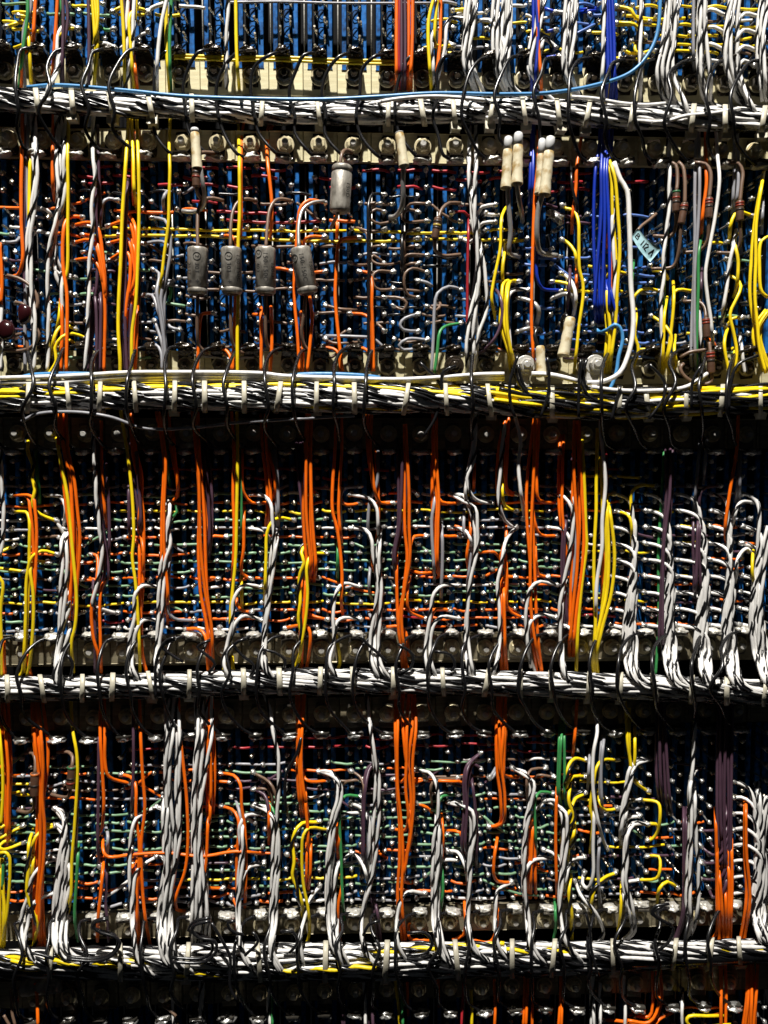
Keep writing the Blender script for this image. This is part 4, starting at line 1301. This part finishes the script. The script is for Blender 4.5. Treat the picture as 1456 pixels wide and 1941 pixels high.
loose('W', [(*P_('C3', 480, 215), 104), (*P_('C3', 620, 232), 106), (*P_('C3', 800, 235), 106), (*P_('C3', 1000, 215), 104), (*P_('C3', 1120, 140), 90)], 'white wire running along the right part of the second harness and rising to the right', 3.8)
# ================================================================== components
def lead(code, pts, parent, r=3.2, name='lead'):
    P = np.array([at(*q) for q in catmull(pts, 8)]); return obj(name, *tube(P, r*S, 7), MAT[code], parent)
def text_on(parent, txt, p0, p1, size, rad, ang, m=INK, along=True, frac=0.5):
    """lettering rolled onto a cylinder (axis p0 top -> p1 bottom), reading downwards"""
    cu = bpy.data.curves.new('print', 'FONT'); cu.body = txt; cu.size = 1; cu.align_x = 'CENTER'; cu.align_y = 'CENTER'; cu.resolution_u = 3
    cu.space_character = 1.12
    to = bpy.data.objects.new('print', cu); COL.objects.link(to)
    me = bpy.data.meshes.new_from_object(to.evaluated_get(bpy.context.evaluated_depsgraph_get()))
    bpy.data.objects.remove(to)
    p0, p1 = np.array(p0), np.array(p1); T = (p1-p0)/np.linalg.norm(p1-p0); A = np.cross(T, (0, 1, 0)); A /= np.linalg.norm(A); N = np.cross(A, T)
    if N[1] > 0: N = -N
    right = np.cross(T, N); c = p0+(p1-p0)*frac
    if right[0] < 0: right = -right
    for v in me.vertices:
        a = ang+(v.co.y*size/rad); R = (rad+0.35)*S
        q = c+T*v.co.x*size*S+R*(math.sin(a)*right+math.cos(a)*N)
        v.co = q-np.array(parent.location)
    me.materials.clear(); me.materials.append(m)
    o = bpy.data.objects.new('print', me); COL.objects.link(o); o.parent = parent
CAPPROF = [(0, 6), (0.004, 15), (0.02, 17), (0.045, 18), (0.10, 18), (0.82, 18), (0.845, 16.6), (0.865, 16.8), (0.89, 18.2), (0.955, 17.6), (0.985, 16), (1, 14)]
def capacitor(a, b, z, label, texts, leads, flip=False):
    p0, p1 = at(*a, z), at(*b, z-4); t = empty('capacitor', p0); tag(t, label, 'capacitor', 'grey tubular capacitors')
    pr = CAPPROF if not flip else [(1-f, r) for f, r in CAPPROF[::-1]]
    obj('can', *lathe(p0, p1, pr, 28), CAPM, t)
    e0 = p1 if not flip else p0; e1 = p1+(p1-p0)*.03 if not flip else p0-(p1-p0)*.03
    obj('end_seal', *lathe(e0, e1, [(0, 12), (.6, 10), (1, 5)], 16), RESM, t)
    for txt, size, ang, fr in texts:
        if txt[0] == '@':            # ringed digit
            txt = txt[1:]; T = (p1-p0)/np.linalg.norm(p1-p0); A = np.cross(T, (0, 1, 0)); A /= np.linalg.norm(A); N_ = np.cross(A, T); N_ = -N_ if N_[1] > 0 else N_
            rt = np.cross(T, N_); rt = -rt if rt[0] < 0 else rt
            R_ = []
            for q in range(25):
                u = q/24*2*math.pi; an = ang+math.sin(u)*6.3/18
                R_.append(p0+(p1-p0)*fr+T*math.cos(u)*6.3*S+18.3*S*(math.sin(an)*rt+math.cos(an)*N_))
            obj('print', *tube(np.array(R_), .55*S, 4, False), INK, t)
        text_on(t, txt, p0, p1, size, 18, ang, frac=fr)
    for code, pts in leads: lead(code, pts, t)
    return t
def pz(tile, pts, z0, z1=None):
    n = len(pts); z1 = z0 if z1 is None else z1
    return [(*P_(tile, x, y), z0+(z1-z0)*i/(n-1)) for i, (x, y) in enumerate(pts)]
Zc = 72
capacitor((375, 469), (375, 559), Zc, 'leftmost upright grey capacitor, printed 303 with two plus signs', [('303', 10.5, .10, .46), ('@2', 9, .10, .22), ('2117', 9.5, -.72, .48), ('+', 13, .12, .74), ('+', 13, -.62, .74)],
          [('N', pz('B1', [(1235, 118), (1180, 104), (1125, 112), (1097, 160), (1090, 250), (1092, 380)], 28, Zc)), ('N', pz('B1', [(1092, 630), (1090, 850), (1100, 920), (1150, 965)], Zc-4, 40))])
capacitor((438, 469), (440, 558), Zc, 'second upright grey capacitor from the left, half behind a yellow wire', [('303', 10.5, -.12, .46), ('@2', 9, -.12, .22), ('150-150C', 10.5, .85, .46), ('+', 13, -.1, .76)],
          [('N', pz('B1', [(1418, 120), (1370, 108), (1320, 120), (1288, 170), (1275, 250), (1272, 380)], 28, Zc)), ('N', pz('B1', [(1275, 630), (1277, 850), (1292, 920), (1345, 962)], Zc-4, 40))])
capacitor((503, 469), (504, 558), Zc, 'third upright grey capacitor from the left, printed 150-150C beside an orange wire', [('150-150C', 11, .10, .44), ('@2', 9, -.62, .17), ('403', 10, -.7, .46), ('150D', 10.5, .85, .50)],
          [('N', pz('B2', [(210, 118), (160, 108), (120, 118), (92, 165), (78, 260), (70, 380)], 28, Zc)), ('N', pz('B2', [(70, 630), (70, 850), (82, 920), (135, 965)], Zc-4, 40))])
capacitor((569, 469), (584, 557), Zc, 'rightmost grey capacitor of the lower row, tilted to the left at its top', [('150-150C', 11, .0, .46), ('150D', 11, .85, .50), ('@2', 9, -.75, .24)],
          [('c', pz('B2', [(395, 120), (330, 128), (275, 165), (252, 250), (252, 380)], 28, Zc)), ('N', pz('B2', [(290, 640), (278, 760), (268, 850), (285, 920), (325, 962)], Zc-4, 40))])
capacitor((649, 313), (644, 403), 84, 'single grey capacitor hanging higher than the others from a bolted lug', [('150D', 10.5, .75, .55)],
          [('N', [(645, 316, 84), (648, 292, 80), (656, 284, 62), (668, 290, 46)]), ('N', pz('B2', [(470, 180), (455, 215), (428, 272)], 80, 30))], True)
def sleeve(top, bot, w, z, tipf, label, cord):
    p0, p1 = at(*top, z), at(*bot, z+4); t = empty('insulated_sleeve', p0); tag(t, label, 'sleeve', 'cream insulating sleeves')
    ax = p1-p0
    if tipf > 0: obj('tip', *lathe(p0, p0+ax*tipf*1.15, [(0, w*.25), (.06, w*.36), (.25, w*.42), (1, w*.43)], 18), TIPM, t)
    obj('sleeve', *lathe(p0+ax*tipf, p1, [(0, w*.36), (.03, w*.44), (.18, w*.5), (.36, w*.455), (.5, w*.5), (.66, w*.47), (.84, w*.52), (.985, w*.55), (1, w*.55), (1.0, w*.46), (.9, w*.42), (.85, w*.1)], 20), SLEEVE, t)
    if cord: lead(cord[0], cord[1], t, cord[2], 'cord')
sleeve((369, 243), (374, 320), 17, 72, .1, 'cream sleeve near the leftmost bolts, standing above a brown striped resistor', ('c', [(380, 318, 76), (385, 350, 72), (388, 375, 60), (382, 395, 44), (366, 402, 32), (345, 400, 28)], 4))
sleeve((757, 251), (766, 315), 17, 74, .02, 'stained cream sleeve standing alone among the upper bolts, right of the single capacitor', ('c', [(765, 312, 76), (764, 345, 70), (764, 380, 60), (758, 400, 48), (748, 411, 34), (738, 412, 28)], 4.6))
sleeve((964, 259), (959, 357), 18, 74, .24, 'leftmost of two cream sleeves with grey tips left of the orange wire', ('c', [(962, 352, 76), (964, 390, 70), (968, 440, 62), (966, 480, 52), (985, 486, 30)], 4.4))
sleeve((983, 251), (980, 349), 19, 80, .24, 'cream sleeve with grey tip and dark burn ring, just left of the orange wire', ('c', [(979, 345, 80), (984, 380, 72), (990, 410, 50), (990, 420, 30)], 4.4))
sleeve((1028, 263), (1022, 368), 16, 66, .27, 'cream sleeve partly hidden behind the orange wire, at its right', None)
sleeve((1044, 259), (1032, 370), 20, 80, .24, 'scorched cream sleeve with grey tip, rightmost of the upper sleeves', ('c', [(1029, 366, 80), (1020, 400, 74), (1018, 450, 66), (1024, 478, 52), (1056, 485, 30)], 4.8))
sleeve((1082, 602), (1068, 674), 20, 84, .0, 'cracked cream sleeve above the second harness, beside the yellow wires', ('K', [(1078, 606, 84), (1072, 596, 80), (1066, 604, 70), (1064, 630, 60)], 3.6))
sleeve((1024, 656), (1026, 706), 17, 84, .0, 'short torn cream sleeve standing behind the white wires above the second harness', ('K', [(1020, 660, 84), (1014, 635, 80), (1020, 622, 74), (1028, 630, 64)], 3.6))
def resistor(a, b, wd, z, label, bands, leads):
    p0, p1 = at(*a, z), at(*b, z); t = empty('resistor', p0); tag(t, label, 'resistor', 'brown tubular resistors')
    w_ = wd/2
    obj('body', *lathe(p0, p1, [(0, w_*.75), (.03, w_*.97), (.06, w_), (.94, w_), (.97, w_*.97), (1, w_*.75)], 20), RESM, t)
    for f, m in bands:
        q0, q1 = p0+(p1-p0)*f, p0+(p1-p0)*(f+.09); obj('band', *lathe(q0, q1, [(0, w_+.1), (.1, w_+.5), (.9, w_+.5), (1, w_+.1)], 20), m, t)
    for code, pts in leads: lead(code, pts, t, 3.3)
resistor((372, 313), (372, 355), 14, 76, 'brown striped resistor under the cream sleeve at the left', [(.3, BANDK), (.5, BANDR)], [('N', [(372, 315, 76), (371, 300, 74), (380, 290, 60), (408, 290, 42)]), ('N', [(372, 353, 76), (376, 370, 60), (384, 378, 40)])])
resistor(P_('B2', 1022, 212), P_('B2', 1002, 330), 14, 60, 'slanting brown resistor with a yellow band, right of the brown looped wires', [(.15, BANDK), (.32, BANDY), (.45, BANDK)],
         [('N', pz('B2', [(1145, 132), (1085, 130), (1045, 160), (1020, 220)], 28, 60)), ('N', pz('B2', [(1003, 325), (1005, 390), (1045, 420), (1145, 415)], 60, 28))])
resistor(P_('B3', 950, 62), P_('B3', 946, 182), 13, 58, 'brown resistor with a green top band, left one of the touching pair', [(.02, BANDG), (.3, BANDR), (.5, BANDK)],
         [('N', pz('B3', [(850, -92), (905, -95), (945, -80), (956, 0), (950, 70)], 40, 58)), ('N', pz('B3', [(946, 178), (946, 260), (922, 310), (820, 312)], 58, 30))])
resistor(P_('B3', 996, 130), P_('B3', 975, 248), 13, 60, 'brown resistor leaning against the green banded one, right one of the touching pair', [(.12, BANDR), (.3, BANDK)],
         [('N', pz('B3', [(960, -95), (985, -70), (996, 0), (996, 140)], 46, 60)), ('N', pz('B3', [(976, 242), (962, 400), (932, 480), (810, 495)], 60, 30))])
resistor(P_('B3', 1131, 100), P_('B3', 1128, 216), 13, 58, 'brown resistor with a dark red band between grey wires and the thick white wire', [(.08, BANDR), (.22, BANDR), (.4, BANDK)],
         [('N', pz('B3', [(1050, -92), (1110, -85), (1138, -40), (1131, 110)], 46, 58)), ('N', pz('B3', [(1128, 210), (1120, 340), (1082, 390), (985, 405)], 58, 30))])
resistor(P_('B3', 1300, 118), P_('B3', 1300, 232), 14, 58, 'brown resistor with a bright red band, rightmost of the upper brown resistors', [(.08, BANDR), (.2, BANDR), (.4, BANDK)],
         [('N', pz('B3', [(1235, -92), (1290, -88), (1316, -40), (1310, 30), (1300, 130)], 46, 58)), ('N', pz('B3', [(1300, 228), (1300, 360), (1270, 402), (1170, 405)], 58, 30))])
resistor(P_('B3', 1113, 764), P_('B3', 1118, 874), 13, 62, 'lower brown resistor with a red band, above the one that hangs into the second harness', [(.08, BANDR), (.22, BANDR)],
         [('N', pz('B3', [(985, 675), (1070, 675), (1106, 705), (1113, 775)], 30, 62)), ('N', pz('B3', [(1118, 870), (1125, 930), (1020, 955), (970, 985)], 62, 44))])
resistor(P_('B3', 1138, 945), P_('B3', 1143, 1072), 14, 72, 'lowest brown resistor with two red bands, just above the second harness', [(.08, BANDR), (.22, BANDR), (.4, BANDK)],
         [('N', pz('B3', [(1138, 955), (1132, 900)], 72, 66)), ('N', pz('C3', [(1143, 130), (1145, 180), (1115, 198), (1050, 190), (990, 150), (972, 110), (990, 85)], 72, 60))])
resistor(P_('E1', 193, 508), P_('E1', 190, 636), 15, 60, 'brown resistor with an orange top band at the left of the fourth bay', [(.02, BANDO), (.5, BANDK)],
         [('N', pz('E1', [(140, 400), (182, 402), (196, 445), (193, 515)], 28, 60)), ('N', pz('E1', [(190, 630), (187, 700), (160, 726), (95, 718)], 60, 28))])
resistor(P_('E1', 396, 472), P_('E1', 388, 596), 14, 60, 'brown resistor with a green top band at the left of the fourth bay', [(.02, BANDG), (.5, BANDK), (.7, BANDR)],
         [('N', pz('E1', [(315, 395), (380, 396), (402, 425), (396, 480)], 28, 60)), ('N', pz('E1', [(389, 590), (380, 640), (340, 642), (275, 625)], 60, 28))])
# maroon dipped capacitors at the far left
for c_, rx, ry, lab, lds in ((P_('B1', 138, 745), 12, 18, 'dark maroon dipped capacitor, upper right one of the two at the far left edge', [[(40, 530), (100, 545), (165, 585), (203, 640), (205, 705), (175, 725)], [(180, 795), (216, 850), (180, 920), (120, 945), (20, 942)], [(85, 680), (120, 685), (140, 700)]]),
                         (P_('B1', 35, 830), 15, 18, 'dark maroon dipped capacitor, lower one cut by the left edge of the photo', [[(70, 870), (130, 850), (150, 900), (155, 960)], [(0, 900), (-20, 940)]])):
    L = at(*c_, 66); t = empty('dipped_capacitor', L); tag(t, lab, 'capacitor', 'maroon dipped capacitors')
    V, F = blob(rx, ry, 10, rx, 0.12, 3, 0.9); link('body', mesh_from('body', V, F, MAROON), L, t)
    for l in lds: lead('N', pz('B1', l, 52, 56), t, 3.2)
# steel bolts standing out at the second harness
for (bx, by), lab, m in ((P_('C2', 1112, 95), 'black varnished stud bolt wrapped with wires, above the second harness', VARN), (P_('C3', 122, 92), 'silver stud bolt beside yellow wires above the second harness, left one', BOLTM),
                      (P_('C3', 508, 88), 'silver stud bolt with a large washer above the second harness, right one', BOLTM)):
    L = at(bx, by, 66); t = empty('stud_bolt', L); tag(t, lab, 'bolt', 'stud bolts above the second harness')
    link('shaft', mesh_from('shaft', *lathe((0, 66*S, 0), (0, -12*S, .001*S), [(0, 7), (.97, 7), (1, 5)], 16), m), L, t)
    link('nut', mesh_from('nut', *hexnut(13, 11), m, False), L+Vector((0, 4*S, 0)), t, (0, .4, 0))
    link('washer', mesh_from('washer', *lathe((0, 9*S, 0), (0, 5*S, .001*S), [(0, 18), (.8, 18), (1, 17)], 24), m), L, t)
    pl = mesh_from('ring_tab', *box(-11, 11, -44, 0, -3, 1, 1), m, False); link('ring_tab', pl, L+Vector((0, 12*S, 0)), t, (-.25, random.uniform(-.3, .3), 0))
# silver braid knots
for q, rx, ry, lab, rz in ((P_('B3', 285, 208), 16, 8, 'crumpled silver braid end twisted round a pin under the scorched sleeve', .6), (P_('E3', 400, 1290), 6, 4, 'small bright solder lump on a pin low in the fourth bay', .2)):
    V, F = blob(rx, ry, 7, 3, 0.5, 3, 2.2); o = link('braid_knot', mesh_from('braid_knot', V, F, SOLDER), at(*q, 34), None, (0, rz, 0)); tag(o, lab, 'braid end')
# cut grey cylinder in the dark at the lower left
capacitor((42, 1870), (122, 1862), 14, 'grey capacitor lying on its side in shadow under the bottom harness, far left', [], [('N', [(46, 1870, 14), (30, 1878, 20), (26, 1900, 30)]), ('N', [(120, 1862, 10), (134, 1870, 20), (140, 1890, 34)])])
# ------------------------------------------------------------------ paper tag
def paper_tag():
    o3 = [P_('B3', 708, 285), P_('B3', 745, 272), P_('B3', 860, 385), P_('B3', 805, 460)]
    c4 = np.array([at(x, y, 58) for x, y in (P_('B3', 700, 315), P_('B3', 735, 272), P_('B3', 860, 388), P_('B3', 803, 458))])
    n = 10; G = []
    e_u = (c4[3]-c4[0]); e_v = (c4[1]-c4[0])
    def pos(u, v, h=0):
        q = (c4[0]*(1-u)+c4[3]*u)*(1-v)+(c4[1]*(1-u)+c4[2]*u)*v
        sag = math.sin(math.pi*u)*4*S
        q = q+np.array((-sag*.6, -(5*math.sin(2.4*u+.3)+3*v*u)*S-h*S, -sag*.9)); return q
    V, F = [], []
    for side in (0, -1.0):
        for i in range(n+1):
            for j in range(5): V.append(pos(i/n, j/4, side))
    m_ = (n+1)*5
    for i in range(n):
        for j in range(4):
            a = i*5+j; F.append((a, a+5, a+6, a+1)); F.append((m_+a, m_+a+1, m_+a+6, m_+a+5))
    rim = [i*5 for i in range(n+1)]+[n*5+j for j in range(1, 5)]+[i*5+4 for i in range(n-1, -1, -1)]+[3, 2, 1]
    for a, b in zip(rim, rim[1:]+rim[:1]): F.append((a, b, m_+b, m_+a))
    t = empty('paper_tag', c4[0]); tag(t, 'pale blue paper tag with handwritten letters, folded on a lead near the white wire', 'tag')
    obj('paper', V, F, PAPER, t)
    lead('N', pz('B3', [(730, 290), (760, 255), (800, 225), (838, 190)], 56, 34), t, 3.0)
    strokes = {'B': [[(0, 0), (0, 1)], [(0, 1), (.55, .95), (.6, .75), (.1, .52)], [(0, .5), (.65, .45), (.65, .1), (0, 0)]],
               '1': [[(.3, 0), (.3, 1)]], '2': [[(.0, .85), (.35, 1), (.6, .8), (.1, .05)], [(.1, .05), (.7, .0)]], 'A': [[(0, 0), (.35, 1), (.7, 0)]]}
    for k, (ch, u0) in enumerate((('B', .10), ('1', .34), ('1', .44), ('2', .52), ('A', .76))):
        parts = []
        for st in strokes[ch]:
            P = np.array([pos(u0+.17*x, .30+.45*y, -.9 if False else .35) for x, y in st])
            if len(P) == 2: P = np.array([P[0], (P[0]+P[1])/2, P[1]])
            parts.append(tube(P, .75*S, 5))
        obj('handwriting', *join(*parts), INK, t)
paper_tag()
# ================================================================== jumper wires between pins, row by row
def tipworld(b, i, cA, r):
    z0 = TOPZ[b] if cA == 0 else TOPB[b]; return np.array((colx(i)+cA*OFF, -(TIP-9)*S, z0-r*ROWP[b]))
#   (bay, photo y range, photo x range, colours, density, longest run)
JR = [(0, -10, 108, 0, 330, 'YYYWAM', .42, 1), (0, -10, 108, 750, 960, 'YYWA', .45, 1), (0, -10, 112, 960, 1130, 'LLBYWK', .7, 1), (0, -10, 112, 1110, 1460, 'YYYYYNW', .85, 2), (0, 8, 18, 400, 700, 'A', .0, 4),
      (1, 316, 356, 110, 1260, 'RRR', .62, 1), (1, 357, 376, 100, 1200, 'KAK', .4, 1), (1, 376, 392, 330, 900, 'RRN', .55, 1), (1, 392, 415, 0, 420, 'OOOM', .5, 2), (1, 396, 418, 240, 660, 'ORR', .55, 4),
      (1, 425, 436, 140, 970, 'Y', 1, 7), (1, 436, 446, 140, 970, 'MM', .9, 6), (1, 446, 458, 140, 970, 'Y', 1, 7), (1, 425, 452, 0, 140, 'MOMW', .6, 1),
      (1, 460, 680, 0, 320, 'MOPPMAN', .5, 1), (1, 460, 690, 320, 680, 'NNAAN', .38, 2), (1, 460, 690, 680, 960, 'NNAK', .42, 1), (1, 425, 690, 975, 1130, 'LLLYPL', .62, 1), (1, 380, 430, 975, 1190, 'PPOL', .55, 1), (1, 440, 690, 1110, 1200, 'LLA', .5, 1),
      (1, 435, 455, 1150, 1330, 'YM', .8, 2), (1, 470, 690, 1250, 1456, 'MAYK', .22, 1),
      (2, 880, 915, 240, 1330, 'RR', .2, 1), (2, 915, 930, 0, 1456, 'A', .35, 1), (2, 930, 945, 0, 800, 'OMWMO', .75, 2), (2, 930, 945, 800, 1120, 'MY', .6, 2), (2, 945, 960, 0, 1120, 'OOO', .8, 3), (2, 960, 975, 160, 1240, 'YYYO', .8, 3), (2, 975, 990, 160, 1040, 'MMAM', .85, 2),
      (2, 990, 1006, 0, 1100, 'AWA', .7, 1), (2, 1006, 1022, 0, 1100, 'OOAM', .65, 2), (2, 1022, 1050, 60, 1100, 'MMMM', .95, 3), (2, 1050, 1058, 60, 1100, 'OOM', .8, 3), (2, 1058, 1088, 60, 1100, 'MMMM', .95, 3), (2, 1088, 1105, 150, 1240, 'OOO', .7, 3),
      (2, 1105, 1120, 60, 1100, 'APM', .5, 1), (2, 1120, 1136, 60, 1100, 'MMM', .75, 2), (2, 1136, 1150, 60, 1200, 'YYY', .85, 3), (2, 1150, 1160, 0, 1240, 'OOO', .7, 3), (2, 1160, 1170, 0, 1100, 'WAO', .65, 1), (2, 1170, 1182, 160, 1300, 'OOR', .75, 3), (2, 1182, 1200, 0, 1300, 'OWA', .6, 1),
      (2, 930, 1190, 1100, 1456, 'YPOAK', .35, 1),
      (3, 1380, 1428, 420, 1040, 'RRR', .8, 1), (3, 1418, 1430, 150, 430, 'RR', .5, 1), (3, 1440, 1456, 130, 1060, 'AAW', .55, 1), (3, 1456, 1472, 0, 800, 'OMO', .65, 2), (3, 1466, 1476, 480, 1060, 'OO', .9, 4), (3, 1476, 1500, 330, 1060, 'NPNP', .8, 2), (3, 1476, 1510, 0, 330, 'ONNY', .6, 2),
      (3, 1500, 1520, 140, 1060, 'MAWN', .6, 1), (3, 1520, 1536, 140, 1100, 'AOM', .5, 1), (3, 1536, 1600, 90, 1080, 'MMMMM', .97, 4), (3, 1596, 1612, 90, 1080, 'MMO', .9, 3), (3, 1612, 1628, 150, 1100, 'OOM', .75, 3), (3, 1628, 1645, 90, 1080, 'PAOM', .55, 1), (3, 1645, 1662, 90, 1080, 'MMM', .8, 2),
      (3, 1660, 1672, 90, 1080, 'YNYA', .8, 2), (3, 1672, 1690, 90, 1080, 'MOM', .7, 1), (3, 1688, 1704, 0, 1200, 'OOA', .85, 3), (3, 1700, 1720, 0, 1200, 'WAOA', .75, 2), (3, 1440, 1720, 1060, 1330, 'OPYMAO', .42, 1), (3, 1560, 1710, 1380, 1456, 'OO', .6, 1),
      (2, 925, 1195, 0, 1110, 'AWOMAWN', .45, 1), (3, 1440, 1715, 60, 1110, 'AWOMPAN', .45, 1), (2, 900, 1195, 1100, 1456, 'APYAK', .3, 1), (1, 400, 690, 0, 330, 'AWPM', .25, 1),
      (4, 1910, 1945, 1180, 1456, 'YO', .3, 1)]
JUMP = []; seen = set()
rows = {}
for (b, xw, zw, i, cA, r), (bb, tx, ty) in zip(TIPS, TPX): rows.setdefault((b, cA, r), []).append((i, tx, ty))
for (b, y0, y1, x0, x1, cols, dens, mx) in JR:
    for (bb, cA, r), L in rows.items():
        if bb != b: continue
        i = -1; x0 = -80 if x0 <= 100 else x0
        while i < NC-1:
            tx, ty = L[i+1][1], L[i+1][2]; ymid = ty-(tx-640)*(0.024 if b == 0 else 0.012 if b == 1 else 0)
            if not (y0 <= ymid < y1 and x0 <= tx < x1): i += 1; continue
            run_ = random.randint(max(1, mx-2), mx) if b < 2 else random.choice((1, 1, 1, 2))
            if random.random() < dens*(1.25 if b > 1 else 1) and (b, cA, r, i) not in seen:
                run_ = min(run_, NC-1-i, max(1, int((x1-tx)/62)))
                for q in range(run_): seen.add((b, cA, r, i+q))
                JUMP.append((b, cA, r, i, run_, random.choice(cols)))
            i += run_
def jump_path(b, cA, r, i, n, flat_ok=True):
    A = tipworld(b, i, cA, r)+np.array((random.uniform(6, 10)*S, 0, random.uniform(-2, 3)*S)); nb = BAYS[b][2 if cA == 0 else 3]
    B = tipworld(b, i+n, cA, min(nb-1, max(0, r+(random.choice((0, 0, 0, 0, 1, -1))*(random.random() < .16) if flat_ok else 0))))+np.array((-random.uniform(6, 10)*S, 0, random.uniform(-3, 2)*S))
    dz = random.uniform(-5, 3)*S; dy = random.uniform(-7, 2)*S
    M = [A+(B-A)*f+np.array((0, dy*math.sin(math.pi*f)+random.uniform(-1, 1)*S, dz*math.sin(math.pi*f)+random.uniform(-1.2, 1.2)*S)) for f in np.linspace(.12, .88, 2+2*n)]
    return catmull([A, *M, B], 14*S)
JUMP.sort(key=lambda j: -j[4]*{'K': .3, 'N': .7}.get(j[5], 1)-random.random()*.4)
jl = {}; rest = {}
for idx, (b, cA, r, i, n, code) in enumerate(JUMP):
    V, F = tube(jump_path(b, cA, r, i, n, code not in 'RY'), RAD['M' if code in 'YOWAPRNLBMK' else code]*S*random.uniform(.9, 1.1), 6)
    if idx < 290:
        o = obj(WC[code][0].replace(' ', '_')+'_jumper', V, F, MAT[code]); jl.setdefault((b, code), []).append((colx(i), -r*2-cA, n, o))
    else: rest.setdefault(code, []).append((V, F))
for (b, code), L in jl.items():
    L.sort(key=lambda t: (t[0], -t[1]))
    for q, (x, r, n, o) in enumerate(L):
        tag(o, f'{"long " if n > 2 else ""}{WC[code][0]} jumper between pins, {BAYN[b]}, {nth(q)} such from the maroon-capacitor side', 'jumper wire', 'short jumper wires between pins')
for code, L in rest.items():
    o = obj(WC[code][0].replace(' ', '_')+'_short_jumpers', *join(*L), MAT[code]); o['kind'] = 'stuff'
    tag(o, f'many tiny {WC[code][0]} jumper wires scattered between the soldered pins', 'jumper wires')
# two yellow bus wires and one silver bus wire across the blue connectors of the top bay
for k, (ya, yb, code, r) in enumerate(((104, 116, 'Y', 2.6), (110, 122, 'Y', 2.4), (3, 6, 'A', 2.2))):
    pts = [(330 if code == 'Y' else 470, ya, TIP), (430, ya+.25*(yb-ya)+1, TIP+2), (530, ya+.45*(yb-ya)-1, TIP), (640, ya+.7*(yb-ya)+1, TIP+1), (770 if code == 'Y' else 820, yb, TIP)]
    P = np.array([at(*q) for q in catmull(pts, 12)])
    tag(obj(WC[code][0]+'_bus_wire', *tube(P, r*S, 7), MAT[code]), ['upper yellow bus wire running along the tops of the lugs in the top bay', 'lower yellow bus wire running along the tops of the lugs in the top bay', 'thin grey bus wire crossing the blue connectors at the very top'][k], 'bus wire')
# ================================================================== labels for every wire
byk = {}
for w_ in WIRES: byk.setdefault((w_[2], w_[1]), []).append(w_)
for (b, code), L in byk.items():
    L.sort(key=lambda t: t[3]+t[5]*.001)
    for q, (o, c_, b_, mx, (p0, p1), my) in enumerate(L):
        end = 'bending onto a pin' if (p0 or p1) else 'passing the pins'
        if code in 'wy': lab = f'{WC[code][0]} twisted pair {end}, {BAYN[b]}, {nth(q)} from maroon-capacitor side'; cat = 'wire pair'
        else: lab = f'{WC[code][0]} wire {end}, {BAYN[b]}, {nth(q)} {WC[code][0]} from maroon-capacitor side'; cat = 'wire'
        tag(o, lab, cat, f'{WC[code][0]} wires among the pins')
print('wires', len(WIRES), 'jumpers', len(JUMP), 'objects', len(bpy.data.objects), 'tris', sum(len(m.polygons)*2*m.users for m in bpy.data.meshes))
